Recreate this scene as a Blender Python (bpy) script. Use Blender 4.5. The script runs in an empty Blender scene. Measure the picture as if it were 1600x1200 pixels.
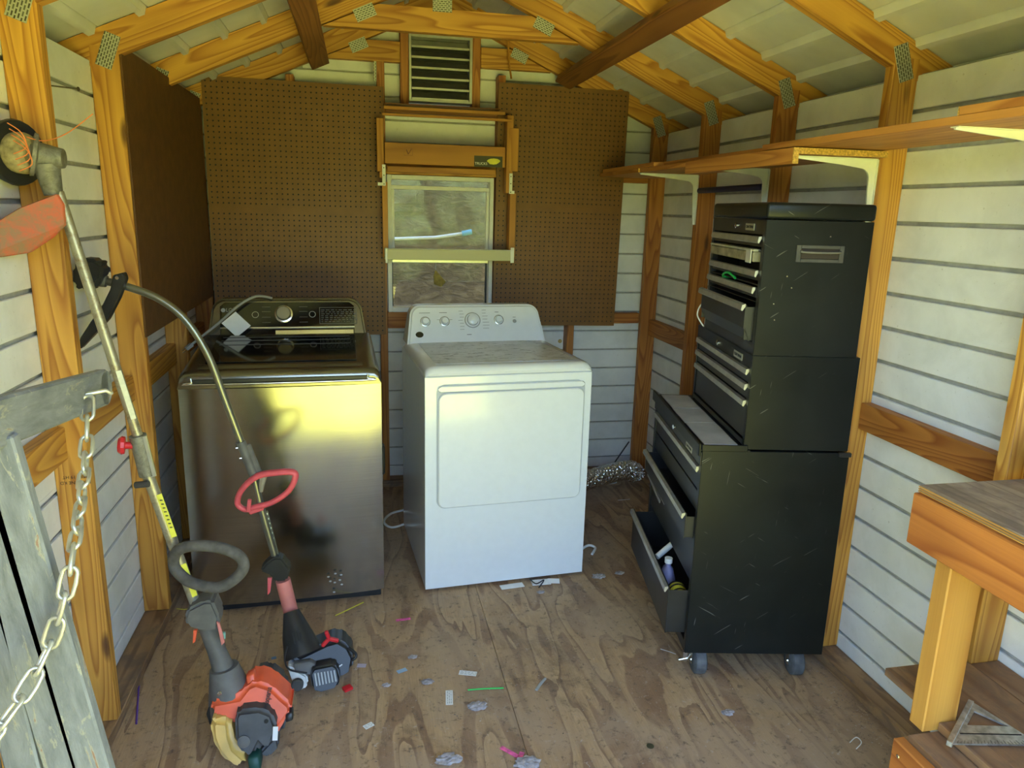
import bpy, bmesh, math, random
from math import sin, cos, pi, radians, sqrt
from mathutils import Vector, Matrix

random.seed(7)
C = bpy.context.scene.collection
S = bpy.context.scene

# ------------------------------------------------------------------ camera
CAM = Vector((0, -3.9411, 1.5319)); YAW, PIT, ROL, FPX = .2067, .2328, .026, 1149.8
fwd = Vector((sin(YAW)*cos(PIT), cos(YAW)*cos(PIT), -sin(PIT)))
r0 = Vector((cos(YAW), -sin(YAW), 0)); u0 = r0.cross(fwd)
rgt = cos(ROL)*r0 + sin(ROL)*u0
upv = -sin(ROL)*r0 + cos(ROL)*u0
cd = bpy.data.cameras.new('camera'); cam = bpy.data.objects.new('camera', cd); C.objects.link(cam)
m3 = Matrix((rgt, upv, -fwd)).transposed()
cam.matrix_world = Matrix.Translation(CAM) @ m3.to_4x4()
cd.sensor_width = 36; cd.lens = FPX/1600*36; cd.clip_start = .02; cd.clip_end = 200
S.camera = cam

# ------------------------------------------------------------------ light
S.view_settings.view_transform = 'Standard'; S.view_settings.look = 'None'
S.view_settings.gamma = 1; S.view_settings.use_curve_mapping = False
S.view_settings.exposure = 2.4
w = bpy.data.worlds.new('world'); S.world = w; w.use_nodes = True
nt = w.node_tree; nt.nodes.clear()
sky = nt.nodes.new('ShaderNodeTexSky'); sky.sky_type = 'NISHITA'; sky.sun_disc = False
sky.sun_elevation = radians(52); sky.sun_rotation = radians(52)
bg = nt.nodes.new('ShaderNodeBackground'); bg.inputs[1].default_value = .42
wo = nt.nodes.new('ShaderNodeOutputWorld')
nt.links.new(sky.outputs[0], bg.inputs[0]); nt.links.new(bg.outputs[0], wo.inputs[0])
sl = bpy.data.lights.new('sun', 'SUN'); sl.energy = 10.5; sl.angle = radians(.6); sl.color = (1, .95, .84)
so = bpy.data.objects.new('sun', sl); C.objects.link(so)
so.rotation_euler = (radians(-22), radians(32), 0)   # high sun, from the right and a little behind the shed

# ------------------------------------------------------------------ helpers
def at(u, v, ax, val):                       # picture point -> point on the world plane axis=val
    d = fwd*FPX + rgt*(u-800) - upv*(v-600)
    return CAM + d*((val-CAM[ax])/d[ax])
def Y(u, v, y): return at(u, v, 1, y)
def X(u, v, x): return at(u, v, 0, x)
def Z(u, v, z): return at(u, v, 2, z)

MW = {}
def world(o): return MW.get(o.name, Matrix.Identity(4))
def tag(o, label=None, cat=None, group=None, kind=None):
    if label: o['label'] = label
    if cat: o['category'] = cat
    if group: o['group'] = group
    if kind: o['kind'] = kind
    return o
def thing(name, label, cat, loc=(0, 0, 0), rotz=0, group=None):
    o = bpy.data.objects.new(name, None); C.objects.link(o); o.empty_display_size = .05
    o.location = loc; o.rotation_euler = (0, 0, rotz)
    MW[o.name] = Matrix.Translation(Vector(loc)) @ Matrix.Rotation(rotz, 4, 'Z')
    return tag(o, label, cat, group)

def frame(d, hint=(0, 0, 1)):
    d = Vector(d).normalized(); h = Vector(hint)
    if abs(d.dot(h)) > .98: h = Vector((0, 1, 0)) if abs(d.y) < .9 else Vector((1, 0, 0))
    a = h.cross(d).normalized(); b = d.cross(a).normalized()
    return d, a, b

class MB:
    def __init__(self, loc=True):
        self.bm = bmesh.new(); self.uv = self.bm.loops.layers.uv.new('UVMap')
    def _uv(self, faces, off=(0, 0)):
        for f in faces:
            n = f.normal; ax = max(range(3), key=lambda i: abs(n[i]))
            for l in f.loops:
                c = l.vert.co
                if ax == 2: q = (c.x, c.y)
                elif ax == 1: q = (c.x, c.z + .37)
                else: q = (c.y*.3, c.z)
                l[self.uv].uv = (q[0]+off[0], q[1]+off[1])
    def _add(self, b2, M=None, uvoff=None):
        b2.normal_update()
        if uvoff is not None:
            u2 = b2.loops.layers.uv.new('UVMap')
            old = self.uv; self.uv = u2; self._uv(b2.faces, uvoff); self.uv = old
        if M is not None: b2.transform(M)
        me = bpy.data.meshes.new('t'); b2.to_mesh(me); b2.free()
        self.bm.from_mesh(me); bpy.data.meshes.remove(me)
    def box(self, a, b, bev=0, M=None, seg=1, uvlong=True):
        """box between corners a and b; uv along longest axis"""
        a = Vector(a); b = Vector(b)
        lo = Vector([min(a[i], b[i]) for i in range(3)]); hi = Vector([max(a[i], b[i]) for i in range(3)])
        s = hi-lo; c = (hi+lo)/2
        ax = max(range(3), key=lambda i: s[i])
        # local frame with X=longest
        if ax == 0: R = Matrix.Identity(3)
        elif ax == 1: R = Matrix(((0, -1, 0), (1, 0, 0), (0, 0, 1)))
        else: R = Matrix(((0, 0, -1), (0, 1, 0), (1, 0, 0)))
        ls = Vector([abs(x) for x in (R.transposed() @ s)])
        b2 = bmesh.new(); bmesh.ops.create_cube(b2, size=1)
        for v in b2.verts: v.co = Vector((v.co.x*ls.x, v.co.y*ls.y, v.co.z*ls.z))
        if bev: bmesh.ops.bevel(b2, geom=b2.edges[:], offset=min(bev, min(ls)*.45), segments=seg, affect='EDGES', profile=.5)
        T = Matrix.Translation(c) @ R.to_4x4()
        if M is not None: T = M @ T
        self._add(b2, T, (random.random()*20, random.random()*20)); return self
    def bar(self, p, q, w, t, hint=(0, 0, 1), bev=0):
        """plank from p to q; t along hint-ish, w across"""
        p = Vector(p); q = Vector(q); d, a, b = frame(q-p, hint); L = (q-p).length
        b2 = bmesh.new(); bmesh.ops.create_cube(b2, size=1)
        for v in b2.verts: v.co = Vector((v.co.x*L, v.co.y*w, v.co.z*t))
        if bev: bmesh.ops.bevel(b2, geom=b2.edges[:], offset=bev, segments=1, affect='EDGES')
        T = Matrix.Translation((p+q)/2) @ Matrix((d, a, b)).transposed().to_4x4()
        self._add(b2, T, (random.random()*20, random.random()*20)); return self
    def tube(self, pts, rad, seg=12, closed=False, cap=True, flat=None):
        pts = [Vector(p) for p in pts]; n = len(pts)
        if not hasattr(rad, '__len__'): rad = [rad]*n
        rings = []; a = None
        for i, p in enumerate(pts):
            if closed: t = pts[(i+1) % n]-pts[i-1]
            else: t = pts[min(i+1, n-1)]-pts[max(i-1, 0)]
            t.normalize()
            if a is None: _, a, b = frame(t)
            a = (a - t*a.dot(t)).normalized(); b = t.cross(a)
            f = flat or 1
            rings.append([self.bm.verts.new(p + (a*cos(2*pi*k/seg) + b*sin(2*pi*k/seg)*f)*rad[i]) for k in range(seg)])
        fs = []
        for i in range(n if closed else n-1):
            A = rings[i]; B = rings[(i+1) % n]
            for k in range(seg):
                fs.append(self.bm.faces.new((A[k], A[(k+1) % seg], B[(k+1) % seg], B[k])))
        if cap and not closed:
            fs.append(self.bm.faces.new(rings[0][::-1])); fs.append(self.bm.faces.new(rings[-1]))
        L = 0
        for f in fs:
            for l in f.loops: l[self.uv].uv = (l.vert.co.z, l.vert.co.x+l.vert.co.y)
        return self
    def lathe(self, prof, M=None, seg=32):
        """prof: (r, h) along local Z"""
        b2 = bmesh.new(); rings = []
        for r, h in prof:
            if r < 1e-6: rings.append([b2.verts.new((0, 0, h))])
            else: rings.append([b2.verts.new((r*cos(2*pi*k/seg), r*sin(2*pi*k/seg), h)) for k in range(seg)])
        for A, B in zip(rings, rings[1:]):
            for k in range(seg):
                k2 = (k+1) % seg
                if len(A) == 1 and len(B) == 1: continue
                if len(A) == 1: b2.faces.new((A[0], B[k2], B[k]))
                elif len(B) == 1: b2.faces.new((A[k], A[k2], B[0]))
                else: b2.faces.new((A[k], A[k2], B[k2], B[k]))
        bmesh.ops.recalc_face_normals(b2, faces=b2.faces)
        self._add(b2, M, (0, 0)); return self
    def prism(self, front, off, bev=0, seg=1):
        """closed polygon of 3-D points extruded by vector off"""
        off = Vector(off); b2 = bmesh.new()
        A = [b2.verts.new(Vector(p)) for p in front]; B = [b2.verts.new(Vector(p)+off) for p in front]
        n = len(A); f0 = b2.faces.new(A); b2.faces.new(B[::-1])
        for i in range(n): b2.faces.new((A[i], B[i], B[(i+1) % n], A[(i+1) % n]))
        bmesh.ops.recalc_face_normals(b2, faces=b2.faces)
        if bev: bmesh.ops.bevel(b2, geom=[e for e in b2.edges], offset=bev, segments=seg, affect='EDGES')
        self._add(b2, None, (0, 0)); return self
    def blob(self, c, r, M=None, noise=0, sub=3, seed=0):
        b2 = bmesh.new(); bmesh.ops.create_icosphere(b2, subdivisions=sub, radius=1)
        rnd = random.Random(seed)
        for v in b2.verts:
            k = 1+noise*(rnd.random()-.5)*2
            v.co = Vector((v.co.x*r[0]*k, v.co.y*r[1]*k, v.co.z*r[2]*k))
        T = Matrix.Translation(Vector(c))
        if M is not None: T = T @ M
        self._add(b2, T, (0, 0)); return self
    def build(self, name, mat, parent=None, local=False, smooth=None, label=None, kind=None, cat=None, group=None):
        me = bpy.data.meshes.new(name); o = bpy.data.objects.new(name, me); C.objects.link(o)
        M = Matrix.Identity(4)
        if parent is not None:
            o.parent = parent; PW = world(parent)
            if not local: self.bm.transform(PW.inverted())
            MW[o.name] = PW
        bmesh.ops.recalc_face_normals(self.bm, faces=self.bm.faces)
        if parent is None and not local and len(self.bm.verts) and cat:
            # origin at the base of the thing
            vs = [v.co for v in self.bm.verts]
            c = Vector(((min(v.x for v in vs)+max(v.x for v in vs))/2, (min(v.y for v in vs)+max(v.y for v in vs))/2, min(v.z for v in vs)))
            self.bm.transform(Matrix.Translation(-c)); o.location = c; MW[o.name] = Matrix.Translation(c)
        self.bm.to_mesh(me); self.bm.free()
        if isinstance(mat, (list, tuple)):
            for m in mat: me.materials.append(m)
        else: me.materials.append(mat)
        if smooth:
            for p in me.polygons: p.use_smooth = True
            me.set_sharp_from_angle(angle=radians(smooth if smooth is not True else 40))
        return tag(o, label, cat, group, kind)

def bx(name, a, b, mat, parent=None, bev=0, **k): return MB().box(a, b, bev).build(name, mat, parent, **k)
def tb(name, pts, r, mat, parent=None, seg=12, **k):
    closed = k.pop('closed', False); k.setdefault('smooth', 50)
    return MB().tube(pts, r, seg, closed=closed).build(name, mat, parent, **k)
def smooth_path(pts, n=8, closed=False):
    pts = [Vector(p) for p in pts]; N = len(pts); out = []
    rng = range(N if closed else N-1)
    for i in rng:
        if closed: p0, p1, p2, p3 = pts[i-1], pts[i], pts[(i+1) % N], pts[(i+2) % N]
        else: p0, p1, p2, p3 = pts[max(i-1, 0)], pts[i], pts[i+1], pts[min(i+2, N-1)]
        for k in range(n):
            t = k/n
            out.append(.5*((2*p1)+(p2-p0)*t+(2*p0-5*p1+4*p2-p3)*t*t+(3*p1-p0-3*p2+p3)*t**3))
    if not closed: out.append(pts[-1])
    return out
def axisM(c, d):
    d, a, b = frame(d); return Matrix.Translation(Vector(c)) @ Matrix((a, b, d)).transposed().to_4x4()
def text(name, s, size, M, mat, parent=None, ext=.0004, local=True, sx=1):
    cu = bpy.data.curves.new(name, 'FONT'); cu.body = s; cu.size = size; cu.extrude = ext
    cu.align_x = 'CENTER'; cu.align_y = 'CENTER'
    tmp = bpy.data.objects.new(name, cu); C.objects.link(tmp)
    dg = bpy.context.evaluated_depsgraph_get(); me = bpy.data.meshes.new_from_object(tmp.evaluated_get(dg))
    bpy.data.objects.remove(tmp)
    me.transform(Matrix.Diagonal((sx, 1, 1, 1)))
    me.transform(M if local else (world(parent).inverted() @ M if parent else M))
    me.materials.clear(); me.materials.append(mat)
    o = bpy.data.objects.new(name, me); C.objects.link(o)
    if parent: o.parent = parent
    return o

# ------------------------------------------------------------------ materials
def newmat(name):
    m = bpy.data.materials.new(name); m.use_nodes = True; nt = m.node_tree
    return m, nt, nt.nodes['Principled BSDF']
def N(nt, typ, **k):
    n = nt.nodes.new(typ)
    for a, v in k.items():
        if hasattr(n, a): setattr(n, a, v)
        else: n.inputs[a.replace('_', ' ')].default_value = v
    return n
def ramp(nt, src, stops):
    r = nt.nodes.new('ShaderNodeValToRGB'); e = r.color_ramp.elements
    while len(e) < len(stops): e.new(.5)
    for i, (p, c) in enumerate(stops): e[i].position = p; e[i].color = (*c, 1) if len(c) == 3 else c
    nt.links.new(src, r.inputs[0]); return r.outputs[0]
def mixc(nt, a, b, f, mode='MIX'):
    m = nt.nodes.new('ShaderNodeMix'); m.data_type = 'RGBA'; m.blend_type = mode
    for i, x in ((0, f), (6, a), (7, b)):
        if hasattr(x, 'is_output'): nt.links.new(x, m.inputs[i])
        else: m.inputs[i].default_value = x if i == 0 else (*x, 1)
    return m.outputs[2]
def bump(nt, src, bs, strength=.3, dist=.002):
    b = nt.nodes.new('ShaderNodeBump'); b.inputs['Strength'].default_value = strength; b.inputs['Distance'].default_value = dist
    nt.links.new(src, b.inputs['Height']); nt.links.new(b.outputs[0], bs.inputs['Normal'])
def noise(nt, scale, detail=3, vec=None, dist=0, rough=.5):
    n = nt.nodes.new('ShaderNodeTexNoise'); n.inputs['Scale'].default_value = scale
    n.inputs['Detail'].default_value = detail; n.inputs['Distortion'].default_value = dist; n.inputs['Roughness'].default_value = rough
    if vec is not None: nt.links.new(vec, n.inputs['Vector'])
    return n.outputs[0]
def coord(nt, kind='Object', scale=(1, 1, 1)):
    t = nt.nodes.new('ShaderNodeTexCoord'); m = nt.nodes.new('ShaderNodeMapping')
    nt.links.new(t.outputs[kind], m.inputs[0]); m.inputs['Scale'].default_value = scale
    return m.outputs[0]
def plain(name, col, rough=.5, metal=0, var=0, vs=30, bmp=0, bs_=200, spec=.5, coat=0):
    m, nt, b = newmat(name)
    b.inputs['Roughness'].default_value = rough; b.inputs['Metallic'].default_value = metal
    b.inputs['Specular IOR Level'].default_value = spec
    if coat: b.inputs['Coat Weight'].default_value = coat; b.inputs['Coat Roughness'].default_value = .08
    v = coord(nt)
    nz = noise(nt, vs, 4, v)
    c = ramp(nt, nz, [(.3, tuple(x*(1-var) for x in col)), (.7, tuple(min(1, x*(1+var*.6)) for x in col))])
    nt.links.new(c, b.inputs['Base Color'])
    if bmp: bump(nt, noise(nt, bs_, 3, v), b, bmp, .002)
    return m
def wood(name, light, dark, lines=16, fine=.25, rough=.55, across=6.5, along=.45, stain=None, dirt=0, knots=True):
    m, nt, b = newmat(name); b.inputs['Roughness'].default_value = rough
    uv = coord(nt, 'UV', (along, across, 1))
    n = noise(nt, 1.3, 1.5, uv, .15, .45)
    mul = nt.nodes.new('ShaderNodeMath'); mul.operation = 'MULTIPLY'; mul.inputs[1].default_value = lines; nt.links.new(n, mul.inputs[0])
    fr = nt.nodes.new('ShaderNodeMath'); fr.operation = 'FRACT'; nt.links.new(mul.outputs[0], fr.inputs[0])
    c = ramp(nt, fr.outputs[0], [(0, light), (.55, tuple(l*.6+d*.4 for l, d in zip(light, dark))), (.86, dark), (1, light)])
    uv2 = coord(nt, 'UV', (3, 260, 1)); f = noise(nt, 1, 3, uv2)
    c = mixc(nt, c, tuple(d*.8 for d in dark), N_scale(nt, f, fine))
    big = noise(nt, 2.2, 2, coord(nt, 'UV', (1, 2, 1)))
    c = mixc(nt, c, ramp(nt, big, [(.3, (.72, .66, .6)), (.7, (1.05, 1.03, 1))]), 1.0, 'MULTIPLY')
    if knots:
        vo = nt.nodes.new('ShaderNodeTexVoronoi'); nt.links.new(coord(nt, 'UV', (2.1, 7, 1)), vo.inputs['Vector']); vo.inputs['Scale'].default_value = 1
        k = ramp(nt, vo.outputs['Distance'], [(0, (1, 1, 1)), (.06, (.8, .8, .8)), (.12, (0, 0, 0))])
        c = mixc(nt, c, (.07, .022, .008), k)
    if dirt:
        dn = noise(nt, 9, 6, coord(nt, 'UV', (1, 1.6, 1)), .6, .65)
        c = mixc(nt, c, stain or (.12, .08, .06), ramp(nt, dn, [(.45, (0, 0, 0)), (.62, (dirt, dirt, dirt))]))
    nt.links.new(c, b.inputs['Base Color'])
    bump(nt, fr.outputs[0], b, .12, .001)
    return m
def N_scale(nt, s, k):
    mm = nt.nodes.new('ShaderNodeMath'); mm.operation = 'MULTIPLY'; mm.inputs[1].default_value = k; nt.links.new(s, mm.inputs[0]); return mm.outputs[0]

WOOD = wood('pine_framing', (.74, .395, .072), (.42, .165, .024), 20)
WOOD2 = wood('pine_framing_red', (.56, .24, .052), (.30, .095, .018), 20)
WOODD = wood('pine_brace_brown', (.38, .165, .04), (.20, .07, .016), 15)
PLATE = wood('sole_plate_wood', (.42, .26, .13), (.22, .12, .055), 12, dirt=.7)
BENCHW = wood('bench_lumber', (.74, .40, .085), (.50, .22, .035), 6, fine=.5, across=5)
BENCHA = wood('bench_apron_wood', (.64, .245, .05), (.38, .11, .02), 7, fine=.5, across=5)
BENCHT = wood('bench_ply_top', (.42, .33, .23), (.24, .17, .11), 8, fine=.5, dirt=.6, rough=.7)
SHELFW = wood('bench_shelf_ply', (.44, .26, .13), (.25, .125, .055), 6, fine=.5, dirt=.5, rough=.7)
VENEER = wood('shelf_veneer', (.60, .28, .07), (.38, .14, .03), 9, knots=False)
HANGW = wood('hanging_frame_wood', (.60, .28, .04), (.42, .17, .02), 6, knots=False)
CHIP = plain('particle_board', (.62, .36, .08), .8, var=.5, vs=180)

def siding_mat():
    m, nt, b = newmat('white_siding'); b.inputs['Roughness'].default_value = .55
    v = coord(nt)
    n = noise(nt, 6, 5, v, .3, .6)
    c = ramp(nt, n, [(.25, (.70, .70, .68)), (.6, (.84, .84, .83))])
    sp = noise(nt, 90, 2, v)
    c = mixc(nt, c, (.45, .42, .38), ramp(nt, sp, [(.70, (0, 0, 0)), (.78, (.5, .5, .5))]))
    nt.links.new(c, b.inputs['Base Color']); bump(nt, noise(nt, 260, 2, v), b, .25, .0015)
    return m
SIDE = siding_mat()
GROOVE = plain('shaded_groove_grey', (.40, .39, .36), .7, var=.2)  # grey puts the shadow lip between siding boards into the colour
ROOFM = plain('roof_underside', (.72, .72, .68), .6, var=.14, vs=5, bmp=.1)

def plywood_floor():
    m, nt, b = newmat('plywood_floor'); b.inputs['Roughness'].default_value = .62
    t = nt.nodes.new('ShaderNodeTexCoord'); mp = nt.nodes.new('ShaderNodeMapping'); nt.links.new(t.outputs['Object'], mp.inputs[0])
    mp.inputs['Rotation'].default_value = (0, 0, radians(-9)); mp.inputs['Scale'].default_value = (3.6, .62, 1)
    n = noise(nt, 1.3, 3.5, mp.outputs[0], .25, .42)
    mul = N_scale(nt, n, 5.5); fr = nt.nodes.new('ShaderNodeMath'); fr.operation = 'FRACT'; nt.links.new(mul, fr.inputs[0])
    c = ramp(nt, fr.outputs[0], [(0, (.66, .44, .23)), (.30, (.56, .35, .175)), (.35, (.30, .165, .085)), (.60, (.38, .22, .12)), (.65, (.64, .42, .22)), (.90, (.48, .295, .15)), (.95, (.26, .145, .075)), (1, (.32, .18, .095))])
    f = noise(nt, 1, 4, coord(nt, 'Object', (220, 14, 1)), 0, .6)
    c = mixc(nt, c, (.15, .09, .055), N_scale(nt, f, .75))
    d = noise(nt, 2.6, 6, coord(nt, 'Object'), .8, .62)
    c = mixc(nt, c, (.40, .275, .175), ramp(nt, d, [(.42, (0, 0, 0)), (.62, (.75, .75, .75))]))
    d2 = noise(nt, 4.5, 6, coord(nt, 'Object', (1.2, .8, 1)), 1.2, .7)
    c = mixc(nt, c, (.055, .035, .025), ramp(nt, d2, [(.56, (0, 0, 0)), (.74, (.6, .6, .6))]))
    d3 = noise(nt, 38, 5, coord(nt, 'Object'), .3, .75)
    c = mixc(nt, c, (.05, .035, .028), ramp(nt, d3, [(.55, (0, 0, 0)), (.70, (.75, .75, .75))]))
    d4 = noise(nt, 60, 5, coord(nt, 'Object', (1, 1, 1)), .9, .8)
    c = mixc(nt, c, (.55, .50, .47), ramp(nt, d4, [(.60, (0, 0, 0)), (.70, (.6, .6, .6))]))
    nt.links.new(c, b.inputs['Base Color']); bump(nt, f, b, .25, .002)
    return m
FLOOR = plywood_floor()
def plate_mat():
    m, nt, b = newmat('galvanised_plate'); b.inputs['Metallic'].default_value = .75; b.inputs['Roughness'].default_value = .5
    br = nt.nodes.new('ShaderNodeTexBrick'); nt.links.new(coord(nt, 'UV', (1, 1, 1)), br.inputs['Vector'])
    br.inputs['Scale'].default_value = 60; br.inputs['Mortar Size'].default_value = .12; br.inputs['Brick Width'].default_value = .9; br.inputs['Row Height'].default_value = .45
    br.inputs['Color1'].default_value = (.10, .09, .06, 1); br.inputs['Color2'].default_value = (.2, .2, .15, 1); br.inputs['Mortar'].default_value = (.58, .58, .50, 1)
    nt.links.new(br.outputs[0], b.inputs['Base Color']); return m
GPLATE = plate_mat()
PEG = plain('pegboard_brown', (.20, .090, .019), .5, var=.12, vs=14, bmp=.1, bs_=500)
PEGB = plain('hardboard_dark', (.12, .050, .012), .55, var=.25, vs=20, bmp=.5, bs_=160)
ALU = plain('aluminium', (.66, .66, .62), .35, .8, .1)
WHITEP = plain('white_frame_paint', (.80, .80, .76), .45, var=.06)
CREAM = plain('cream_enamel', (.82, .82, .72), .4, var=.04)
def steel():
    m, nt, b = newmat('brushed_steel'); b.inputs['Metallic'].default_value = 1; b.inputs['Roughness'].default_value = .2
    b.inputs['Anisotropic'].default_value = .2
    v = coord(nt, 'Object', (2, 2, 400)); f = noise(nt, 1, 2, v)
    c = ramp(nt, f, [(.3, (.35, .34, .30)), (.7, (.41, .40, .355))])
    sm = noise(nt, 3, 5, coord(nt), .5, .6)
    c = mixc(nt, c, (.36, .345, .31), ramp(nt, sm, [(.45, (0, 0, 0)), (.65, (.6, .6, .6))]))
    nt.links.new(c, b.inputs['Base Color'])
    r = ramp(nt, sm, [(.3, (.13, .13, .13)), (.7, (.21, .21, .21))]); nt.links.new(r, b.inputs['Roughness'])
    bump(nt, f, b, .02, .0005); return m
STEEL = steel()
STEELD = plain('dark_steel_trim', (.23, .215, .175), .24, .9, .06)
BLKGL = plain('black_glass', (.006, .006, .007), .06, spec=.6)
BLK = plain('black_plastic', (.018, .018, .019), .42, var=.3)
BLKM = plain('matte_black', (.012, .012, .012), .7)
CHROME = plain('chrome', (.7, .7, .68), .18, 1)
GREYT = plain('grey_print', (.35, .35, .33), .5)
DIMPR = plain('dim_print', (.12, .12, .11), .5)
DRYW = plain('white_enamel', (.82, .84, .86), .16, var=.02, coat=.4)
def dusty():
    m, nt, b = newmat('dusty_white_top'); b.inputs['Roughness'].default_value = .3
    v = coord(nt); n = noise(nt, 7, 6, v, .6, .7)
    c = ramp(nt, n, [(.35, (.60, .60, .58)), (.6, (.78, .79, .80))])
    s = noise(nt, 16, 6, coord(nt, 'Object', (1, 2.6, 1)), 1.0, .75)
    c = mixc(nt, c, (.08, .07, .06), ramp(nt, s, [(.545, (0, 0, 0)), (.61, (.8, .8, .8))]))
    nt.links.new(c, b.inputs['Base Color']); return m
DUSTY = dusty()
DRYG = plain('dryer_groove', (.50, .53, .58), .35)
def toolblack():
    m, nt, b = newmat('scuffed_black_enamel'); b.inputs['Roughness'].default_value = .3; b.inputs['Specular IOR Level'].default_value = .25
    v = coord(nt)
    n = noise(nt, 5, 5, v, .8, .65)
    c = ramp(nt, n, [(.3, (.008, .009, .009)), (.75, (.011, .013, .013))])
    s = noise(nt, 7, 8, coord(nt, 'Object', (5, 5, 1.2)), 1.4, .8)
    c = mixc(nt, c, (.22, .22, .20), ramp(nt, s, [(.70, (0, 0, 0)), (.74, (.35, .35, .35))]))
    for rx, th_ in ((.6, .725), (-.5, .73), (1.45, .725)):
        t = nt.nodes.new('ShaderNodeTexCoord'); m0 = nt.nodes.new('ShaderNodeMapping'); mp = nt.nodes.new('ShaderNodeMapping')
        nt.links.new(t.outputs['Object'], m0.inputs[0]); nt.links.new(m0.outputs[0], mp.inputs[0])
        m0.inputs['Rotation'].default_value = (0, rx, 0); mp.inputs['Scale'].default_value = (5, 5, 95)
        q = noise(nt, 1.5, 2, mp.outputs[0], .3, .5); c = mixc(nt, c, (.16, .16, .145), ramp(nt, q, [(th_, (0, 0, 0)), (th_+.03, (.6, .6, .6))]))
    s2 = noise(nt, 70, 4, v, 0, .8)
    c = mixc(nt, c, (.25, .25, .22), ramp(nt, s2, [(.71, (0, 0, 0)), (.75, (.6, .6, .6))]))
    nt.links.new(c, b.inputs['Base Color'])
    nt.links.new(ramp(nt, n, [(.3, (.30, .30, .30)), (.7, (.38, .38, .38))]), b.inputs['Roughness']); return m
TBLK = toolblack()
TBLK2 = plain('drawer_black', (.020, .020, .021), .38, var=.4, vs=9)
HANDLE = plain('drawer_pull_alu', (.46, .45, .42), .42, .7, .15)
BADGE = plain('silver_badge', (.45, .44, .38), .4, .6)
RUBBER = plain('grey_rubber', (.10, .105, .115), .75, var=.35, vs=40)
GREYPAPER = plain('dusty_sheet', (.42, .40, .38), .6, var=.25, vs=8)
def foil():
    m, nt, b = newmat('crinkled_foil'); b.inputs['Metallic'].default_value = 1; b.inputs['Roughness'].default_value = .22
    b.inputs['Base Color'].default_value = (.9, .89, .88, 1)
    vo = nt.nodes.new('ShaderNodeTexVoronoi'); nt.links.new(coord(nt), vo.inputs['Vector']); vo.inputs['Scale'].default_value = 75
    bump(nt, vo.outputs['Distance'], b, 1, .012); return m
FOIL = foil()
def rusty(name, a, bcol, thr=.55, rough=.45, metal=.7):
    m, nt, b = newmat(name); b.inputs['Metallic'].default_value = metal; b.inputs['Roughness'].default_value = rough
    s = noise(nt, 26, 9, coord(nt), .4, .78)
    nt.links.new(ramp(nt, s, [(thr-.09, a), (thr+.09, bcol)]), b.inputs['Base Color']); return m
PIPE = rusty('worn_shaft_metal', (.42, .39, .29), (.22, .15, .08), .58)
PIPE2 = plain('grey_shaft_metal', (.24, .235, .19), .3, .8, .1)
CAST = rusty('dirty_cast_metal', (.26, .25, .21), (.13, .12, .09), .5, .6, .4)
GUARD = rusty('dirty_orange_guard', (.52, .09, .035), (.26, .13, .065), .50, .55, 0)
ORANGE = plain('orange_plastic', (.80, .115, .04), .4, var=.18, vs=12)
GREYPL = plain('grey_plastic', (.125, .118, .108), .6, var=.25, vs=25)
GREYPD = plain('dark_grey_plastic', (.06, .057, .055), .55, var=.3, vs=25)
FOAM = plain('worn_foam_grip', (.10, .09, .08), .85, var=.4, vs=35, bmp=.4, bs_=120)
YTANK = plain('yellowed_tank', (.72, .46, .12), .4, var=.25, vs=10)
RED = plain('red_plastic', (.62, .02, .03), .4, var=.1)
PINKRED = plain('faded_red_plastic', (.70, .10, .12), .45, var=.15)
PINKW = plain('faded_pink_grip', (.62, .20, .17), .5, var=.2, vs=15)
TANK = plain('white_tank', (.62, .60, .55), .4, var=.2)
YLAB = plain('yellow_label', (.75, .70, .06), .5, var=.1)
CLAB = plain('cream_label', (.70, .68, .50), .5, var=.15, vs=60)
TANDIRT = plain('dried_grass_dirt', (.40, .32, .16), .9, var=.5, vs=60, bmp=.8, bs_=60)
CORDO = plain('orange_line', (.75, .22, .06), .5)
CORDG = plain('grey_cord', (.32, .31, .29), .5)
PAPER = plain('white_paper', (.80, .79, .77), .7, var=.05)
def peeled():
    m, nt, b = newmat('peeling_grey_paint'); b.inputs['Roughness'].default_value = .7
    u = coord(nt, 'UV', (2.2, 9, 1)); n = noise(nt, 4, 6, u, .5, .7)
    c = ramp(nt, n, [(.3, (.115, .12, .12)), (.6, (.21, .215, .215))])
    s = noise(nt, 5.5, 8, coord(nt, 'UV', (1.6, 7, 1)), .8, .72)
    c = mixc(nt, c, (.33, .31, .22), ramp(nt, s, [(.565, (0, 0, 0)), (.60, (.7, .7, .7))]))
    c = mixc(nt, c, (.24, .12, .07), ramp(nt, s, [(.62, (0, 0, 0)), (.645, (.9, .9, .9))]))
    nt.links.new(c, b.inputs['Base Color']); bump(nt, s, b, .5, .003); return m
PEEL = peeled()
ZINC = plain('zinc_chain', (.62, .60, .50), .35, .7, .1)
def squarem():
    m, nt, b = newmat('cast_aluminium'); b.inputs['Metallic'].default_value = .85; b.inputs['Roughness'].default_value = .42
    n = noise(nt, 60, 4, coord(nt)); nt.links.new(ramp(nt, n, [(.35, (.35, .36, .37)), (.65, (.62, .64, .66))]), b.inputs['Base Color']); bump(nt, n, b, .3, .001); return m
SQUARE = squarem()
NAIL = plain('nail_metal', (.12, .10, .06), .5, .6)
BLUE = plain('dark_blue_plastic', (.02, .018, .07), .5)
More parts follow.
